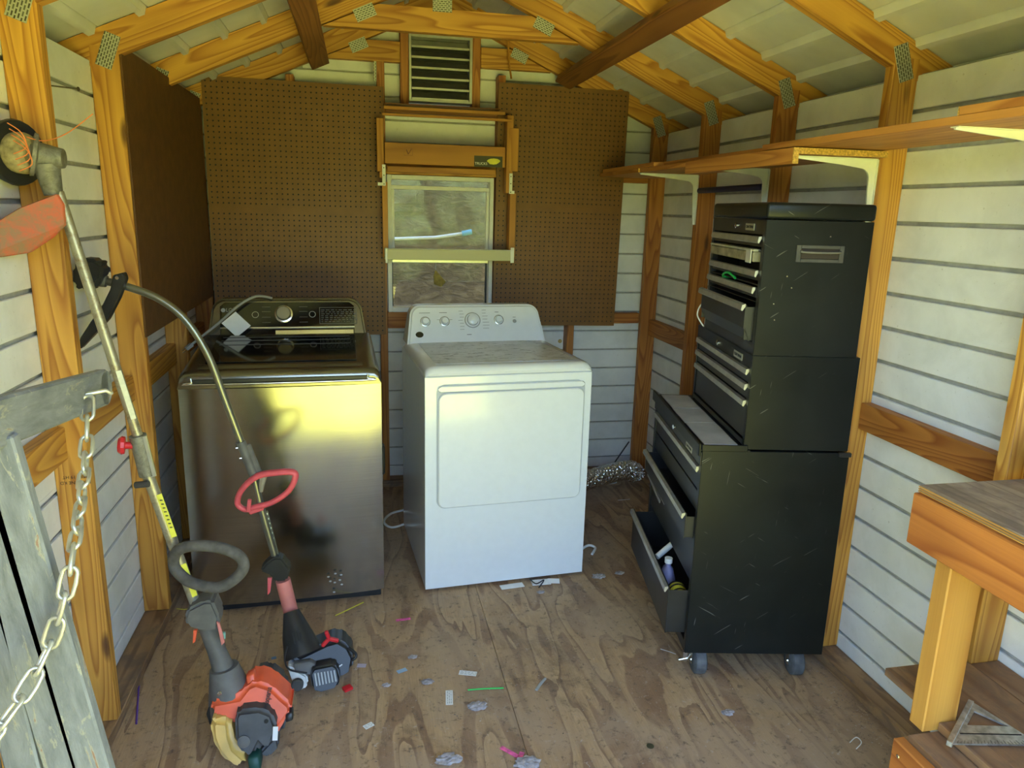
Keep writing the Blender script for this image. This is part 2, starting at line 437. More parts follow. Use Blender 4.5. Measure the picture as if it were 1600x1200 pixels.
def stucco():
    m, nt, b = newmat('stucco'); b.inputs['Roughness'].default_value = .9
    v = coord(nt, 'Object', (6, 1, 13)); n = noise(nt, 1.8, 7, v, 1.3, .62)
    nt.links.new(ramp(nt, n, [(.3, (.06, .036, .014)), (.5, (.13, .085, .038)), (.65, (.20, .14, .07))]), b.inputs['Base Color']); bump(nt, n, b, 1, .04); return m
STUCCO = stucco()
def grassm():
    m, nt, b = newmat('lawn'); b.inputs['Roughness'].default_value = .9; b.inputs['Specular IOR Level'].default_value = .1
    n = noise(nt, 9, 6, coord(nt), 0, .7)
    nt.links.new(ramp(nt, n, [(.3, (.35, .355, .06)), (.7, (.50, .49, .11))]), b.inputs['Base Color']); bump(nt, n, b, .6, .03); return m
GRASS = grassm()
LEAF = plain('foliage', (.05, .09, .02), .8, var=.6, vs=6)
def glassm(name, haze, col=(.8, .8, .7), gl=.07):
    m, nt, b = newmat(name); nt.nodes.remove(b)
    out = nt.nodes['Material Output']
    t = nt.nodes.new('ShaderNodeBsdfTransparent'); g = nt.nodes.new('ShaderNodeBsdfGlossy'); g.inputs['Roughness'].default_value = .03
    d = nt.nodes.new('ShaderNodeBsdfTranslucent'); d.inputs[0].default_value = (*col, 1)
    m1 = nt.nodes.new('ShaderNodeMixShader'); m1.inputs[0].default_value = gl
    m2 = nt.nodes.new('ShaderNodeMixShader'); m2.inputs[0].default_value = haze
    nt.links.new(t.outputs[0], m1.inputs[1]); nt.links.new(g.outputs[0], m1.inputs[2])
    nt.links.new(m1.outputs[0], m2.inputs[1]); nt.links.new(d.outputs[0], m2.inputs[2])
    nt.links.new(m2.outputs[0], out.inputs[0]); return m
GLASSU = glassm('cream_window_glass', .20, (.8, .76, .48)); GLASSL = glassm('window_glass', .02, gl=.03)  # upper panes get a cream translucent mix, lower pane stays nearly clear
CLEARP = plain('clear_organiser_plastic', (.30, .27, .18), .25, var=.4, vs=30)
LINT = plain('dryer_lint', (.38, .34, .34), .95, var=.4, vs=60, bmp=1, bs_=90)
# ------------------------------------------------------------------ setting
XR, XL = 1.566, -.728            # inner faces of the side-wall studs
SR, SL = XR+.087, XL-.087        # siding planes
YB = .078                        # back siding plane
YF = -3.66                       # front of the shed
ST = .6239                       # stud spacing
XM = (XR+XL)/2
SLP = .44
def under(x): return 1.975 + SLP*(min(XR-x, x-XL) - .011) if XL <= x <= XR else 1.975
ROW = .1098; Z0 = .0975

def root(name, kind='structure'):
    o = bpy.data.objects.new(name, None); C.objects.link(o); o['kind'] = kind; MW[o.name] = Matrix.Identity(4); return o

floor = MB().box((SL-.05, YF, -.06), (SR+.05, YB+.05, -.016)).build('floor', BLKM, kind='structure')
sx = .445
for a, b in (((SL-.02, YF+.02), (sx-.0005, YB)), ((sx+.0005, YF+.02), (SR+.02, YB))):
    MB().box((a[0], a[1], -.016), (b[0], b[1], 0), .0015).build('plywood_sheet', FLOOR, floor)

wl = root('wall_left'); wr = root('wall_right'); wb = root('wall_back'); wf = root('wall_front'); ce = root('ceiling')

def side_boards(wall, xs, sgn):
    MB().box((xs+sgn*.012, YF, 0), (xs+sgn*.03, YB+.03, 1.958)).build('wall_sheathing', GROOVE, wall)
    z = -.012
    k = 0
    while z < 1.95:
        z1 = Z0 + ROW*k
        lo = max(z, 0)+.002; hi = min(z1, 1.985)-.0105
        bm = MB()
        bm.box((xs, YF+.01, lo), (xs+sgn*.0119, YB+.01, hi), .0022)
        if k % 4 == 3: bm.box((xs, YF+.01, lo+.012), (xs-sgn*.0008, YB+.01, lo+.014))
        bm.build('siding_board', SIDE, wall)
        z = z1; k += 1
side_boards(wr, SR, 1); side_boards(wl, SL, -1)

# back wall boards, cut round the window and the vent, clipped by the gable
WIN = (.146, .702, .985, 1.690); VNT = (.262, .579, 2.047, 2.362)
MB().box((SL, YB+.012, 0), (WIN[0], YB+.03, 2.0)).box((WIN[1], YB+.012, 0), (SR, YB+.03, 2.0)).box((WIN[0], YB+.012, 0), (WIN[1], YB+.03, WIN[2])) \
    .box((WIN[0], YB+.012, WIN[3]), (WIN[1], YB+.03, 2.0)).prism([(SL, YB+.012, 2.0), (VNT[0], YB+.012, 2.0), (VNT[0], YB+.012, 2.45), (SL, YB+.012, 2.02)], (0, .018, 0)) \
    .prism([(SR, YB+.012, 2.0), (VNT[1], YB+.012, 2.0), (VNT[1], YB+.012, 2.45), (SR, YB+.012, 2.02)], (0, .018, 0)) \
    .prism([(VNT[0], YB+.012, VNT[3]), (VNT[1], YB+.012, VNT[3]), (VNT[1], YB+.012, 2.47), (XM, YB+.012, 2.56), (VNT[0], YB+.012, 2.47)], (0, .018, 0)).build('wall_sheathing', GROOVE, wb)
z = 0; k = 0
while z < 2.5:
    z1 = Z0+ROW*k
    lo, hi = z+.002, z1-.0065
    top = lambda x: 2.06 + SLP*min(SR-x, x-SL)
    xl = SL+.001; xr = SR-.001
    if hi > 2.03:
        dxx = (hi-2.04)/SLP; xl += dxx; xr -= dxx
    segs = [(xl, xr, lo, hi)]
    for (a, b, c, d) in (WIN, VNT):
        out = []
        for (p, q, e, f) in segs:
            if f <= c or e >= d: out.append((p, q, e, f)); continue
            if a > p: out.append((p, min(a, q), e, f))
            if b < q: out.append((max(b, p), q, e, f))
            if c > e and min(b, q) > max(a, p): out.append((max(a, p), min(b, q), e, c))
            if d < f and min(b, q) > max(a, p): out.append((max(a, p), min(b, q), d, f))
        segs = out
    for (p, q, e, f) in segs:
        if q-p > .02 and f-e > .006:
            MB().box((p, YB, e), (q, YB+.0119, f), .002).build('siding_board', SIDE, wb)
    z = z1; k += 1

# studs, plates, girts
def stud(wall, x0, x1, y0, y1, z0, z1, mat=WOOD): return bx('stud', (x0, y0, z0), (x1, y1, z1), mat, wall, .002)
for i in range(0, 6):
    y = -ST*i
    if i == 0: y = -.012
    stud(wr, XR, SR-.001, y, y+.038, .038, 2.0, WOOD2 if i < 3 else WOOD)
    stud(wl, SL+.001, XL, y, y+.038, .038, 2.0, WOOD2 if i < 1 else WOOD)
bx('sole_plate', (XR, YF+.02, 0), (SR-.001, -.02, .037), PLATE, wr, .002)
bx('sole_plate', (SL+.001, YF+.02, 0), (XL, -.02, .037), PLATE, wl, .002)
for i in range(5):
    ya = -.012 if i == 0 else -ST*i
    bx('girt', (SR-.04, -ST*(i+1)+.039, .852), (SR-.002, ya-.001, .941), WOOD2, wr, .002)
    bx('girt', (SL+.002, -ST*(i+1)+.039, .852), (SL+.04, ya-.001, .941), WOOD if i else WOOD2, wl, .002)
# back wall framing
def bstud(x0, x1, z0, z1, m=WOOD2): return bx('stud', (x0, -.004, z0), (x1, YB-.001, z1), m, wb, .002)
bx('sole_plate', (XL+.002, -.006, 0), (XR-.002, YB-.001, .038), PLATE, wb, .002)
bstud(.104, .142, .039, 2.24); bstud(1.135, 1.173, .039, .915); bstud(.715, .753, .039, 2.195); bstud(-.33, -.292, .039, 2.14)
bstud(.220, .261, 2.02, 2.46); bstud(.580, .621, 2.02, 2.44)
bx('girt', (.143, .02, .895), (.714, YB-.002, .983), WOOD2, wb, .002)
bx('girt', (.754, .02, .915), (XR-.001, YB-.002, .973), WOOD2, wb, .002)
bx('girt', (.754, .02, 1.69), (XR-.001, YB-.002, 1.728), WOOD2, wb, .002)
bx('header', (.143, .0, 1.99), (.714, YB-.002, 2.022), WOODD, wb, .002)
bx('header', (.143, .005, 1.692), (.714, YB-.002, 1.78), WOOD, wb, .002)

# front wall with the wide doorway the camera looks through
DX0, DX1, DZ = -.44, 1.36, 2.02
MB().box((SL-.03, YF-.02, 0), (DX0, YF, DZ)).box((DX1, YF-.02, 0), (SR+.03, YF, DZ)) \
    .prism([(SL-.03, YF-.02, DZ), (SR+.03, YF-.02, DZ), (XM, YF-.02, 2.60)], (0, .02, 0)).build('front_cladding', SIDE, wf)
for a, b in ((DX0-.09, DX0), (DX1, DX1+.09)): bx('door_jamb', (a, YF+.001, 0), (b, YF+.039, DZ), WOOD, wf, .002)
bx('header', (DX0-.09, YF+.001, DZ), (DX1+.09, YF+.039, DZ+.09), WOOD, wf, .002)

# roof: decking panels with ribs running along the shed, and trusses under them
for sg, xe in ((1, SR), (-1, SL)):
    x0e = xe + sg*.12
    def zr(x): return 2.079 + SLP*((SR-.087-x) if sg > 0 else (x-SL-.087)) + .0
    P = [(x0e, YF-.25, zr(x0e)), (XM, YF-.25, zr(XM)), (XM, YB+.22, zr(XM)), (x0e, YB+.22, zr(x0e))]
    MB().prism([Vector(p)+Vector((0, 0, .004)) for p in P], (0, 0, .012)).build('roof_backing', GROOVE, ce)
    MB().box((x0e, YF-.25, zr(x0e)-.16), (x0e+sg*.02, YB+.22, zr(x0e)+.03)).build('fascia', ROOFM, ce)
    MB().box((xe+sg*.031, YF-.25, zr(x0e)-.16), (x0e, YB+.22, zr(x0e)-.15)).build('soffit', ROOFM, ce)
    n = 9; L = abs(XM-x0e)
    for i in range(n):
        a = i/n; b = (i+1)/n
        xa = x0e+(XM-x0e)*a; xb = x0e+(XM-x0e)*b
        d = (xb-xa)
        q = []
        # flat pan with a raised rolled rib at its upper edge
        prof = [(xa+d*.01, 0), (xa+d*.80, 0), (xa+d*.83, -.020), (xa+d*.95, -.020), (xa+d*.99, 0)]
        mb = MB(); bm = mb.bm
        top = [bm.verts.new((x, YF-.25, zr(x)+dz)) for x, dz in prof]; bot = [bm.verts.new((x, YB+.22, zr(x)+dz)) for x, dz in prof]
        for j in range(len(prof)-1): bm.faces.new((top[j], top[j+1], bot[j+1], bot[j]))
        g = bmesh.ops.extrude_face_region(bm, geom=bm.faces[:]); bmesh.ops.translate(bm, vec=(0, 0, .0035), verts=[v for v in g['geom'] if isinstance(v, bmesh.types.BMVert)])
        mb.build('roof_panel', ROOFM, ce)

def gang(parent, c, ang, y, w=.038, h=.098):
    """nail plate on the near face of a joint, in the plane y"""
    M = Matrix.Translation((c[0], y-.0012, c[1])) @ Matrix.Rotation(ang, 4, 'Y')
    b = MB(); b.box((-h/2, -.001, -w/2), (h/2, .001, w/2), .0004, M)
    return b.build('nail_plate', GPLATE, parent)
th = math.atan(SLP)
for i in range(0, 6):
    y = -ST*i if i else -.012
    mat = WOOD
    for sg in (1, -1):
        xs = XR if sg > 0 else XL
        xo = xs+sg*.2
        zb = lambda x: 1.975 + SLP*sg*(xs-x)
        vt = .1
        A = [(xo, y, zb(xo)), (XM+sg*.001, y, zb(XM)), (XM+sg*.001, y, zb(XM)+vt), (xo, y, zb(xo)+vt)]
        mb = MB(); bm = mb.bm
        # local frame along the slope for grain
        d = Vector((-sg*cos(th), 0, sin(th))); 
        p = Vector((xo, y+.019, zb(xo)+vt/2)); q = Vector((XM+sg*.004, y+.019, zb(XM)+vt/2))
        mb.bar(p, q, .0375, .0915, (0, 0, 1), .0015)
        r = mb.build('rafter', mat, ce)
        gang(r, (xs+sg*.030, 1.985), sg*1.22, y, .048, .105)
        if i in (0, 1): gang(r, (XM+sg*(.375 if i else .40), 2.296 if i else 2.29), sg*.42*1 if sg > 0 else -.42, y-.0005, .05, .085)
# collar ties on the two trusses in view
c1 = MB().prism([(-.125, -ST, 2.237), (.958, -ST, 2.237), (.740, -ST, 2.333), (.098, -ST, 2.333)], (0, .038, 0), .0015).build('collar_tie', WOOD, ce)
gang(c1, (.36, 2.345), 0, -ST, .05, .08)
MB().prism([(-.16, -.012, 2.222), (.219, -.012, 2.222), (.219, -.012, 2.318), (.064, -.012, 2.318)], (0, .036, 0), .0015).build('collar_tie', WOOD, ce)
MB().prism([(.622, -.012, 2.222), (.99, -.012, 2.222), (.774, -.012, 2.318), (.622, -.012, 2.318)], (0, .036, 0), .0015).build('collar_tie', WOOD, ce)
# brace boards along the shed, under the rafters
for (xa, ya, xb, yb) in ((-.172, -1.9, -.168, -.02), (1.05, -1.95, 1.055, -.02)):
    zc = under(xa)-.020
    b = MB(); nrm = Vector((SLP if xa > XM else -SLP, 0, 1)).normalized()
    b.bar((xa, ya, zc), (xb, yb, zc), .089, .036, nrm, .002)
    b.build('roof_brace', WOODD, ce)
# metal hanger strip on a stud above the left pegboard, loose cord over the right one
MB().box((.090, -.006, 2.13), (.103, -.002, 2.25)).build('steel_strap', GPLATE, wb)
tb('hanging_strip', [Y(794, 58, -.03), Y(795, 95, -.05), Y(799, 123, -.06)], .005, HANGW, wb, 6)

# window
win = root('window_1')
x0, x1, z0, z1 = WIN
def wf_(a, b, m=WHITEP, name='window_frame', bev=.002): return bx(name, a, b, m, win, bev)
wf_((x0, .0, z0), (x0+.022, .075, z1)); wf_((x1-.020, .0, z0), (x1, .075, z1)); wf_((x0+.022, .0, z0), (x1-.020, .075, z0+.025)); wf_((x0+.022, .0, z1-.022), (x1-.020, .075, z1))
zs_, zm = 1.635, 1.245
wf_((x0+.023, .022, zs_-.016), (x1-.021, .045, zs_+.004), WHITEP, 'sash_rail')
wf_((x0+.023, .018, zm), (x1-.021, .048, zm+.035), ALU, 'meeting_rail')
wf_((x0+.023, .022, zm+.036), (x0+.038, .045, zs_-.017), WHITEP, 'sash_stile'); wf_((x1-.036, .022, zm+.036), (x1-.021, .045, zs_-.017), WHITEP, 'sash_stile')
wf_((x0+.039, .032, zm+.036), (x1-.037, .035, zs_-.017), GLASSU, 'window_pane', 0)
wf_((x0+.023, .052, zs_+.005), (x1-.021, .055, z1-.023), GLASSU, 'window_pane', 0)
wf_((x0+.023, .060, z0+.026), (x1-.021, .063, zm-.001), GLASSL, 'window_pane', 0)
wf_((x0+.021, .056, z0+.026), (x0+.029, .066, zm), BLK, 'glazing_strip', 0); wf_((x1-.030, .056, z0+.026), (x1-.021, .066, zm), BLK, 'glazing_strip', 0)

# outside: lawn, neighbouring house wall behind the window, unseen foliage added behind the camera
MB().box((-30, -40, -.42), (30, 12, -.32)).build('ground', GRASS, kind='structure')
hw = root('house_wall')
MB().box((-6, 1.05, -.32), (7, 1.25, 4.6)).build('stucco_wall', STUCCO, hw)
MB().box((-6.2, .60, 4.45), (7.2, 4.5, 4.6)).build('sun_block_eave', WHITEP, hw)  # unseen overhang added, with the wall raised, to keep sun off the window
# shallow raised panel and white pipe on the house wall
pa = Y(606, 300, 1.05); pb_ = Y(662, 332, 1.05)
MB().box((pa.x-.3, 1.035, pb_.z), (pb_.x, 1.05, pa.z+.15), .004).box((pa.x-.3, 1.028, pb_.z+.05), (pb_.x-.05, 1.036, pa.z+.15), .004).build('wall_panel', STUCCO, hw)
tb('white_pipe', [Y(590, 374, .98), Y(680, 371, .98), Y(735, 363, .98)], .011, WHITEP, hw, 10)
tb('blue_pipe_end', [Y(722, 365, .975), Y(737, 362, .975)], .018, plain('light_blue', (.12, .42, .62), .4), hw, 10)

hb = MB(); rnd = random.Random(4)  # added out of view to darken the horizon in reflections
for k in range(46):
    x = -16+k*.72; hb.blob((x, -15+rnd.uniform(-1, 1), rnd.uniform(.6, 1.2)), (1.3, 1.1, 1.5), noise=.10, sub=3, seed=k)
    if k % 2: hb.blob((x, -17+rnd.uniform(-1, 1), rnd.uniform(1.6, 2.6)), (1.9, 1.5, 1.2), noise=.10, sub=3, seed=k+90)
hb.build('unseen_hedge', LEAF, None, kind='stuff')
# ------------------------------------------------------------------ pegboards
def pegboard(name, label, x0, x1, z0, z1, y, tilt=0, pitch=.0254):
    nx = int((x1-x0)/pitch); nz = int((z1-z0)/pitch)
    ox = ((x1-x0)-nx*pitch)/2; oz = ((z1-z0)-nz*pitch)/2
    vs = []; fs = []; R = .0042; seg = 8
    ids = {}
    def vid(i, j):
        if (i, j) not in ids:
            X_ = 0 if i == 0 else (x1-x0 if i == nx else ox+i*pitch)
            Z_ = 0 if j == 0 else (z1-z0 if j == nz else oz+j*pitch)
            ids[(i, j)] = len(vs); vs.append((X_, 0, Z_))
        return ids[(i, j)]
    for i in range(nx):
        for j in range(nz):
            c = [vid(i, j), vid(i+1, j), vid(i+1, j+1), vid(i, j+1)]
            cx, cz = ox+(i+.5)*pitch, oz+(j+.5)*pitch
            skip = (j == nz//2) and name
            if skip: fs.append(c); continue
            ring = [len(vs)+k for k in range(seg)]
            for k in range(seg):
                a = -3*pi/4 + k*pi/4; vs.append((cx+R*cos(a), 0, cz+R*sin(a)))
            back = [len(vs)+k for k in range(seg)]
            for k in range(seg): vs.append((vs[ring[k]][0], .005, vs[ring[k]][2]))
            for q in range(4):
                k0 = 2*q; k1 = (2*q+1) % 8; k2 = (2*q+2) % 8
                fs.append((c[q], c[(q+1) % 4], ring[k2], ring[k1], ring[k0]))
            for k in range(seg):
                fs.append((ring[k], ring[(k+1) % 8], back[(k+1) % 8], back[k]))
    me = bpy.data.meshes.new(name); me.from_pydata(vs, [], fs)
    for p in me.polygons: p.use_smooth = False
    me.materials.append(PEG)
    t = thing(name, label, 'pegboard', (x0, y, z0)); t.rotation_euler = (0, tilt, 0)
    MW[t.name] = Matrix.Translation((x0, y, z0)) @ Matrix.Rotation(tilt, 4, 'Y')
    o = bpy.data.objects.new('perforated_face', me); C.objects.link(o); o.parent = t
    W_, H_ = x1-x0, z1-z0
    b = MB(); b.box((0, .0002, 0), (.003, .0055, H_)).box((W_-.003, .0002, 0), (W_, .0055, H_)).box((0, .0002, 0), (W_, .0055, .003)).box((0, .0002, H_-.003), (W_, .0055, H_)); b.build('board_edge', PEGB, t, local=True)
    MB().box((.003, .0056, .003), (W_-.003, .0062, H_-.003)).build('gap_shade_sheet', BLKM, t, local=True)  # black sheet stands in for the shaded gap behind the holes
    return t
a = Y(307, 116, -.03); b_ = Y(604, 523, -.03)
pegboard('pegboard', 'brown perforated pegboard on the back wall above the steel washer, left of the window', XL+.012, .131, .872, 2.108, -.022, .004)
pegboard('pegboard', 'brown perforated pegboard on the back wall right of the window', .702, 1.400, .915, 2.158, -.022, .010)
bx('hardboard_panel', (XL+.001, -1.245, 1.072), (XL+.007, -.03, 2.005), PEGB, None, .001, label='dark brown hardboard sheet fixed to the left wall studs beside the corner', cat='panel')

# ------------------------------------------------------------------ gable vent
v = thing('louver_vent', 'square metal louver vent high in the back gable above the window', 'vent', ((VNT[0]+VNT[1])/2, .03, VNT[2]))
x0, x1, z0, z1 = VNT
for a, b in (((x0, -.01, z0), (x0+.012, .07, z1)), ((x1-.014, -.01, z0), (x1, .07, z1)), ((x0+.012, -.01, z0), (x1-.014, .07, z0+.010)), ((x0+.012, -.01, z1-.016), (x1-.014, .07, z1))):
    bx('frame', a, b, ALU, v, .001)
for i in range(6):
    zz = z0+.012+i*.0485
    b = MB(); b.prism([(x0+.014, -.004, zz+.0), (x0+.014, .062, zz+.040), (x0+.014, .062, zz+.043), (x0+.014, -.004, zz+.004)], (x1-x0-.030, 0, 0))
    b.box((x0+.014, -.006, zz-.003), (x1-.016, -.004, zz+.007))
    b.build('slat', ALU, v)
bx('insect_screen', (x0+.012, .066, z0+.01), (x1-.014, .069, z1-.016), BLKM, v)

# ------------------------------------------------------------------ washer
W = thing('washing_machine', 'stainless steel top-load washing machine with black glass lid in the left back corner', 'washer', (-.6377, -1.2374, 0), .039)
ww, wd = .7085, .69
def L(mb, name, mat, par=W, **k): return mb.build(name, mat, par, local=True, **k)
def curved_front(w, z0, z1, bulge, n=24, depth=.02):
    mb = MB(); bm = mb.bm; cols = []
    for i in range(n+1):
        t = i/n; x = w*t; s = sin(pi*t)
        y = -bulge*(1-(2*t-1)**2)
        if i == 0 or i == n: y = .002
        cols.append((x, y))
    A = [bm.verts.new((x, y, z0)) for x, y in cols]; B = [bm.verts.new((x, y, z1)) for x, y in cols]
    A2 = [bm.verts.new((x, depth, z0)) for x, y in cols]; B2 = [bm.verts.new((x, depth, z1)) for x, y in cols]
    for i in range(n):
        bm.faces.new((A[i], A[i+1], B[i+1], B[i])); bm.faces.new((A2[i], B2[i], B2[i+1], A2[i+1]))
        bm.faces.new((A[i], A2[i], A2[i+1], A[i+1])); bm.faces.new((B[i], B[i+1], B2[i+1], B2[i]))
    bm.faces.new((A[0], B[0], B2[0], A2[0])); bm.faces.new((A[-1], A2[-1], B2[-1], B[-1]))
    return mb
L(curved_front(ww, .035, .884, .016), 'front_panel', STEEL, smooth=35)
L(MB().box((.002, .021, .035), (ww-.002, wd, .884), .004), 'cabinet', STEELD)
L(MB().box((.012, .016, .0), (ww-.012, wd-.01, .034), .003), 'toe_kick', BLK)
# top cover: sloping deck, rounded front, with the lid set in
def deck(mb, w, y0, y1, zf, zr_, zbase, inset=0, r=.03, n=6):
    """front-rounded slab profile swept across x"""
    prof = [(y0, zbase), (y0, zf-r)]
    for i in range(n+1):
        a = i/n*pi/2; prof.append((y0+r-r*cos(a), zf-r+r*sin(a)))
    prof += [(y1, zr_), (y1, zbase)]
    bm = mb.bm
    rings = []
    m = 6
    for i in range(m+1):
        a = i/m*pi/2; rings.append((inset+.035*(1-sin(a)), .035*(1-cos(a)) if False else 0, a))
    xs = [0, .004, .012, .026, .05]; dz = [.045, .022, .009, .002, 0]
    allx = [(x, d) for x, d in zip(xs, dz)] + [(w-x, d) for x, d in list(zip(xs, dz))[::-1]]
    secs = []
    for x, d in allx:
        secs.append([bm.verts.new((x+inset, y, max(zbase, z-d*(1 if z > zbase+.001 else 0)))) for y, z in prof])
    for A, B in zip(secs, secs[1:]):
        for j in range(len(prof)-1): bm.faces.new((A[j], B[j], B[j+1], A[j+1]))
    bm.faces.new(secs[0]); bm.faces.new(secs[-1][::-1])
    return mb
L(deck(MB(), ww, -.018, .60, .948, .985, .888, r=.03), 'top_cover', STEELD, smooth=45)
# lid: steel front bar and black glass behind it
zl = lambda y: .948+(.985-.948)*(y+.018)/.618
lid = L(MB().prism([(.085, .075, zl(.075)+.003), (ww-.085, .075, zl(.075)+.003), (ww-.075, .50, zl(.50)+.003), (.075, .50, zl(.50)+.003)], (0, 0, .008), .002), 'lid', BLKGL)
b = MB()
prf = []
for i in range(13):
    a = i/12*pi; prf.append((.02+.030*(1-cos(a))*.9, .934+.016*sin(a)+.018*(i/12)))
bm = b.bm
s1 = [bm.verts.new((.065, y, z)) for y, z in prf]; s2 = [bm.verts.new((ww-.065, y, z)) for y, z in prf]
for i in range(12): bm.faces.new((s1[i], s2[i], s2[i+1], s1[i+1]))
bm.faces.new(s1[::-1]); bm.faces.new(s2); bm.faces.new((s1[0], s1[-1], s2[-1], s2[0]))
h = b.build('lid_handle', STEELD, W, local=True, smooth=40)
L(MB().box((.050, -.0215, .906), (ww-.05, -.0160, .922), .003), 'handle_recess', BLK)
tbp = [(.048, -.019, .926), (.052, -.021, .912), (.066, -.0215, .9035), (ww-.066, -.0215, .9035), (ww-.052, -.021, .912), (ww-.048, -.019, .926)]
L(MB().tube(smooth_path(tbp, 6), .004, 8), 'chrome_edge', CHROME, smooth=60)
for yy in (.33, .40, .46): L(MB().box((.10, yy, zl(yy)+.0105), (ww-.10, yy+.004, zl(yy)+.0125)), 'hinge_strip', GREYPD)
# console
cw0, cw1 = .038, ww-.038
def console(mb, x0, x1, yb, zb, yt, zt, yback, r, n=7):
    """leaning console with rounded upper corners; front face from (yb,zb) to (yt,zt)"""
    bm = mb.bm; pts = [(x0-.02, 0)]
    for i in range(n+1):
        a = i/n*pi/2; pts.append((x0+r*(1-cos(a)), 1-(r*(1-sin(a)))/(zt-zb)))
    for i in range(n+1):
        a = pi/2-i/n*pi/2; pts.append((x1-r*(1-cos(a)), 1-(r*(1-sin(a)))/(zt-zb)))
    pts.append((x1+.02, 0))
    F = [bm.verts.new((x, yb+(yt-yb)*t, zb+(zt-zb)*t)) for x, t in pts]
    B = [bm.verts.new((x, yback, zb+(zt-zb)*t)) for x, t in pts]
    k = len(pts); bm.faces.new(F); bm.faces.new(B[::-1])
    for i in range(k): bm.faces.new((F[i], B[i], B[(i+1) % k], F[(i+1) % k]))
    bmesh.ops.recalc_face_normals(bm, faces=bm.faces)
    es = [e for e in bm.edges if abs(e.verts[0].co.y-(yb+(yt-yb)*(e.verts[0].co.z-zb)/(zt-zb))) < 1e-5 and abs(e.verts[1].co.y-(yb+(yt-yb)*(e.verts[1].co.z-zb)/(zt-zb))) < 1e-5 and (e.verts[0].co.z > zb+1e-4 or e.verts[1].co.z > zb+1e-4)]
    bmesh.ops.bevel(bm, geom=es, offset=.010, segments=3, affect='EDGES')
    return mb
cyb, czb, cyt, czt = .545, .935, .620, 1.128
L(console(MB(), cw0, cw1, cyb, czb, cyt, czt, .70, .06), 'console', STEELD, smooth=40)
def cp(x, t, out=.0): # point on the console face
    nn = Vector((0, -(czt-czb), (cyt-cyb))).normalized()
    return Vector((x, cyb+(cyt-cyb)*t, czb+(czt-czb)*t)) + nn*out
nC = Vector((0, -(czt-czb), (cyt-cyb))).normalized()
L(MB().prism([cp(.075, .40, .0005), cp(ww-.075, .40, .0005), cp(ww-.075, .84, .0005), cp(ww-.095, .92, .0005), cp(.095, .92, .0005), cp(.075, .84, .0005)], nC*.003), 'display_panel', BLKGL)
L(MB().prism([cp(.075, .02, .0005), cp(ww-.075, .02, .0005), cp(ww-.075, .36, .0005), cp(.075, .36, .0005)], nC*.002), 'lower_gloss_panel', BLKGL)
L(MB().prism([cp(.075, .375, .0005), cp(ww-.075, .375, .0005), cp(ww-.075, .395, .0005), cp(.075, .395, .0005)], nC*.004), 'chrome_strip', CHROME)
L(MB().prism([cp(.30, .24, .002), cp(ww-.08, .24, .002), cp(ww-.08, .32, .002), cp(.30, .32, .002)], nC*.003), 'bright_strip', CHROME)
Mk = axisM(cp(.335, .67, .003), nC)
L(MB().lathe([(.038, 0), (.038, .003), (.033, .005), (0, .005)], Mk, 40), 'knob_ring', CHROME, smooth=40)
L(MB().lathe([(.031, .004), (.030, .022), (.027, .025), (0, .025)], Mk, 40), 'knob', plain('bronze_knob', (.30, .27, .19), .35, .8), smooth=40)
def cM(x, t, out=.0042):   # text matrix on console
    return Matrix.Translation(cp(x, t, out)) @ Matrix((Vector((1, 0, 0)), nC.cross(Vector((1, 0, 0))), nC)).transposed().to_4x4()
lg = thing  # keep linter calm
text('logo_text', 'LG', .022, cM(.112, .76), GREYT, W)
L(MB().lathe([(.009, 0), (.009, .0005), (0, .0005)], axisM(cp(.088, .76, .0035), nC), 20), 'logo_emblem', GREYT)
for x in (.218, .455):
    L(MB().lathe([(.014, 0), (.014, .0006), (.012, .0006), (.012, 0)], axisM(cp(x, .66, .0035), nC), 28), 'button', GREYT)
for sx_ in (.245, .400):
    for j, t in enumerate((.82, .72, .60, .49)):
        L(MB().prism([cp(sx_, t, .0036), cp(sx_+.035, t, .0036), cp(sx_+.035, t+.008, .0036), cp(sx_, t+.008, .0036)], nC*.0003), 'indicator_print', DIMPR)
b = MB()
for (a0, t0, a1, t1) in ((.485, .45, .645, .455), (.485, .80, .645, .805), (.485, .45, .487, .80), (.643, .45, .645, .80)):
    b.prism([cp(a0, t0, .0036), cp(a1, t0, .0036), cp(a1, max(t1, t0+.008), .0036), cp(a0, max(t1, t0+.008), .0036)], nC*.0003)
rr = random.Random(3)
for j in range(7):
    x = .492
    while x < .635:
        l = rr.uniform(.006, .016); t = .49+j*.042
        b.prism([cp(x, t, .0036), cp(x+l, t, .0036), cp(x+l, t+.014, .0036), cp(x, t+.014, .0036)], nC*.0003); x += l+.006
L(b, 'cycle_chart_print', DIMPR)
L(MB().box((ww+.0, .05, .50), (ww+.014, .10, .62), .006), 'side_clip', BLK)

b = MB()
for u, v in ((513, 902), (524, 897), (533, 899), (516, 909), (523, 911), (531, 907), (534, 914), (522, 926)):
    p = Y(u, v, -1.2374-.012); b.blob((p.x, p.y+.004, p.z), (.006, .0012, .004), sub=1)
b.build('dust_prints', plain('pale_dust', (.40, .39, .35), .9), W)
# ------------------------------------------------------------------ dryer
D = thing('clothes_dryer', 'white front-load clothes dryer with dusty top standing under the window', 'dryer', (.2349, -1.1997, 0), .0743)
dw, dd = .6834, .66
def L2(mb, name, mat, par=D, **k): return mb.build(name, mat, par, local=True, **k)
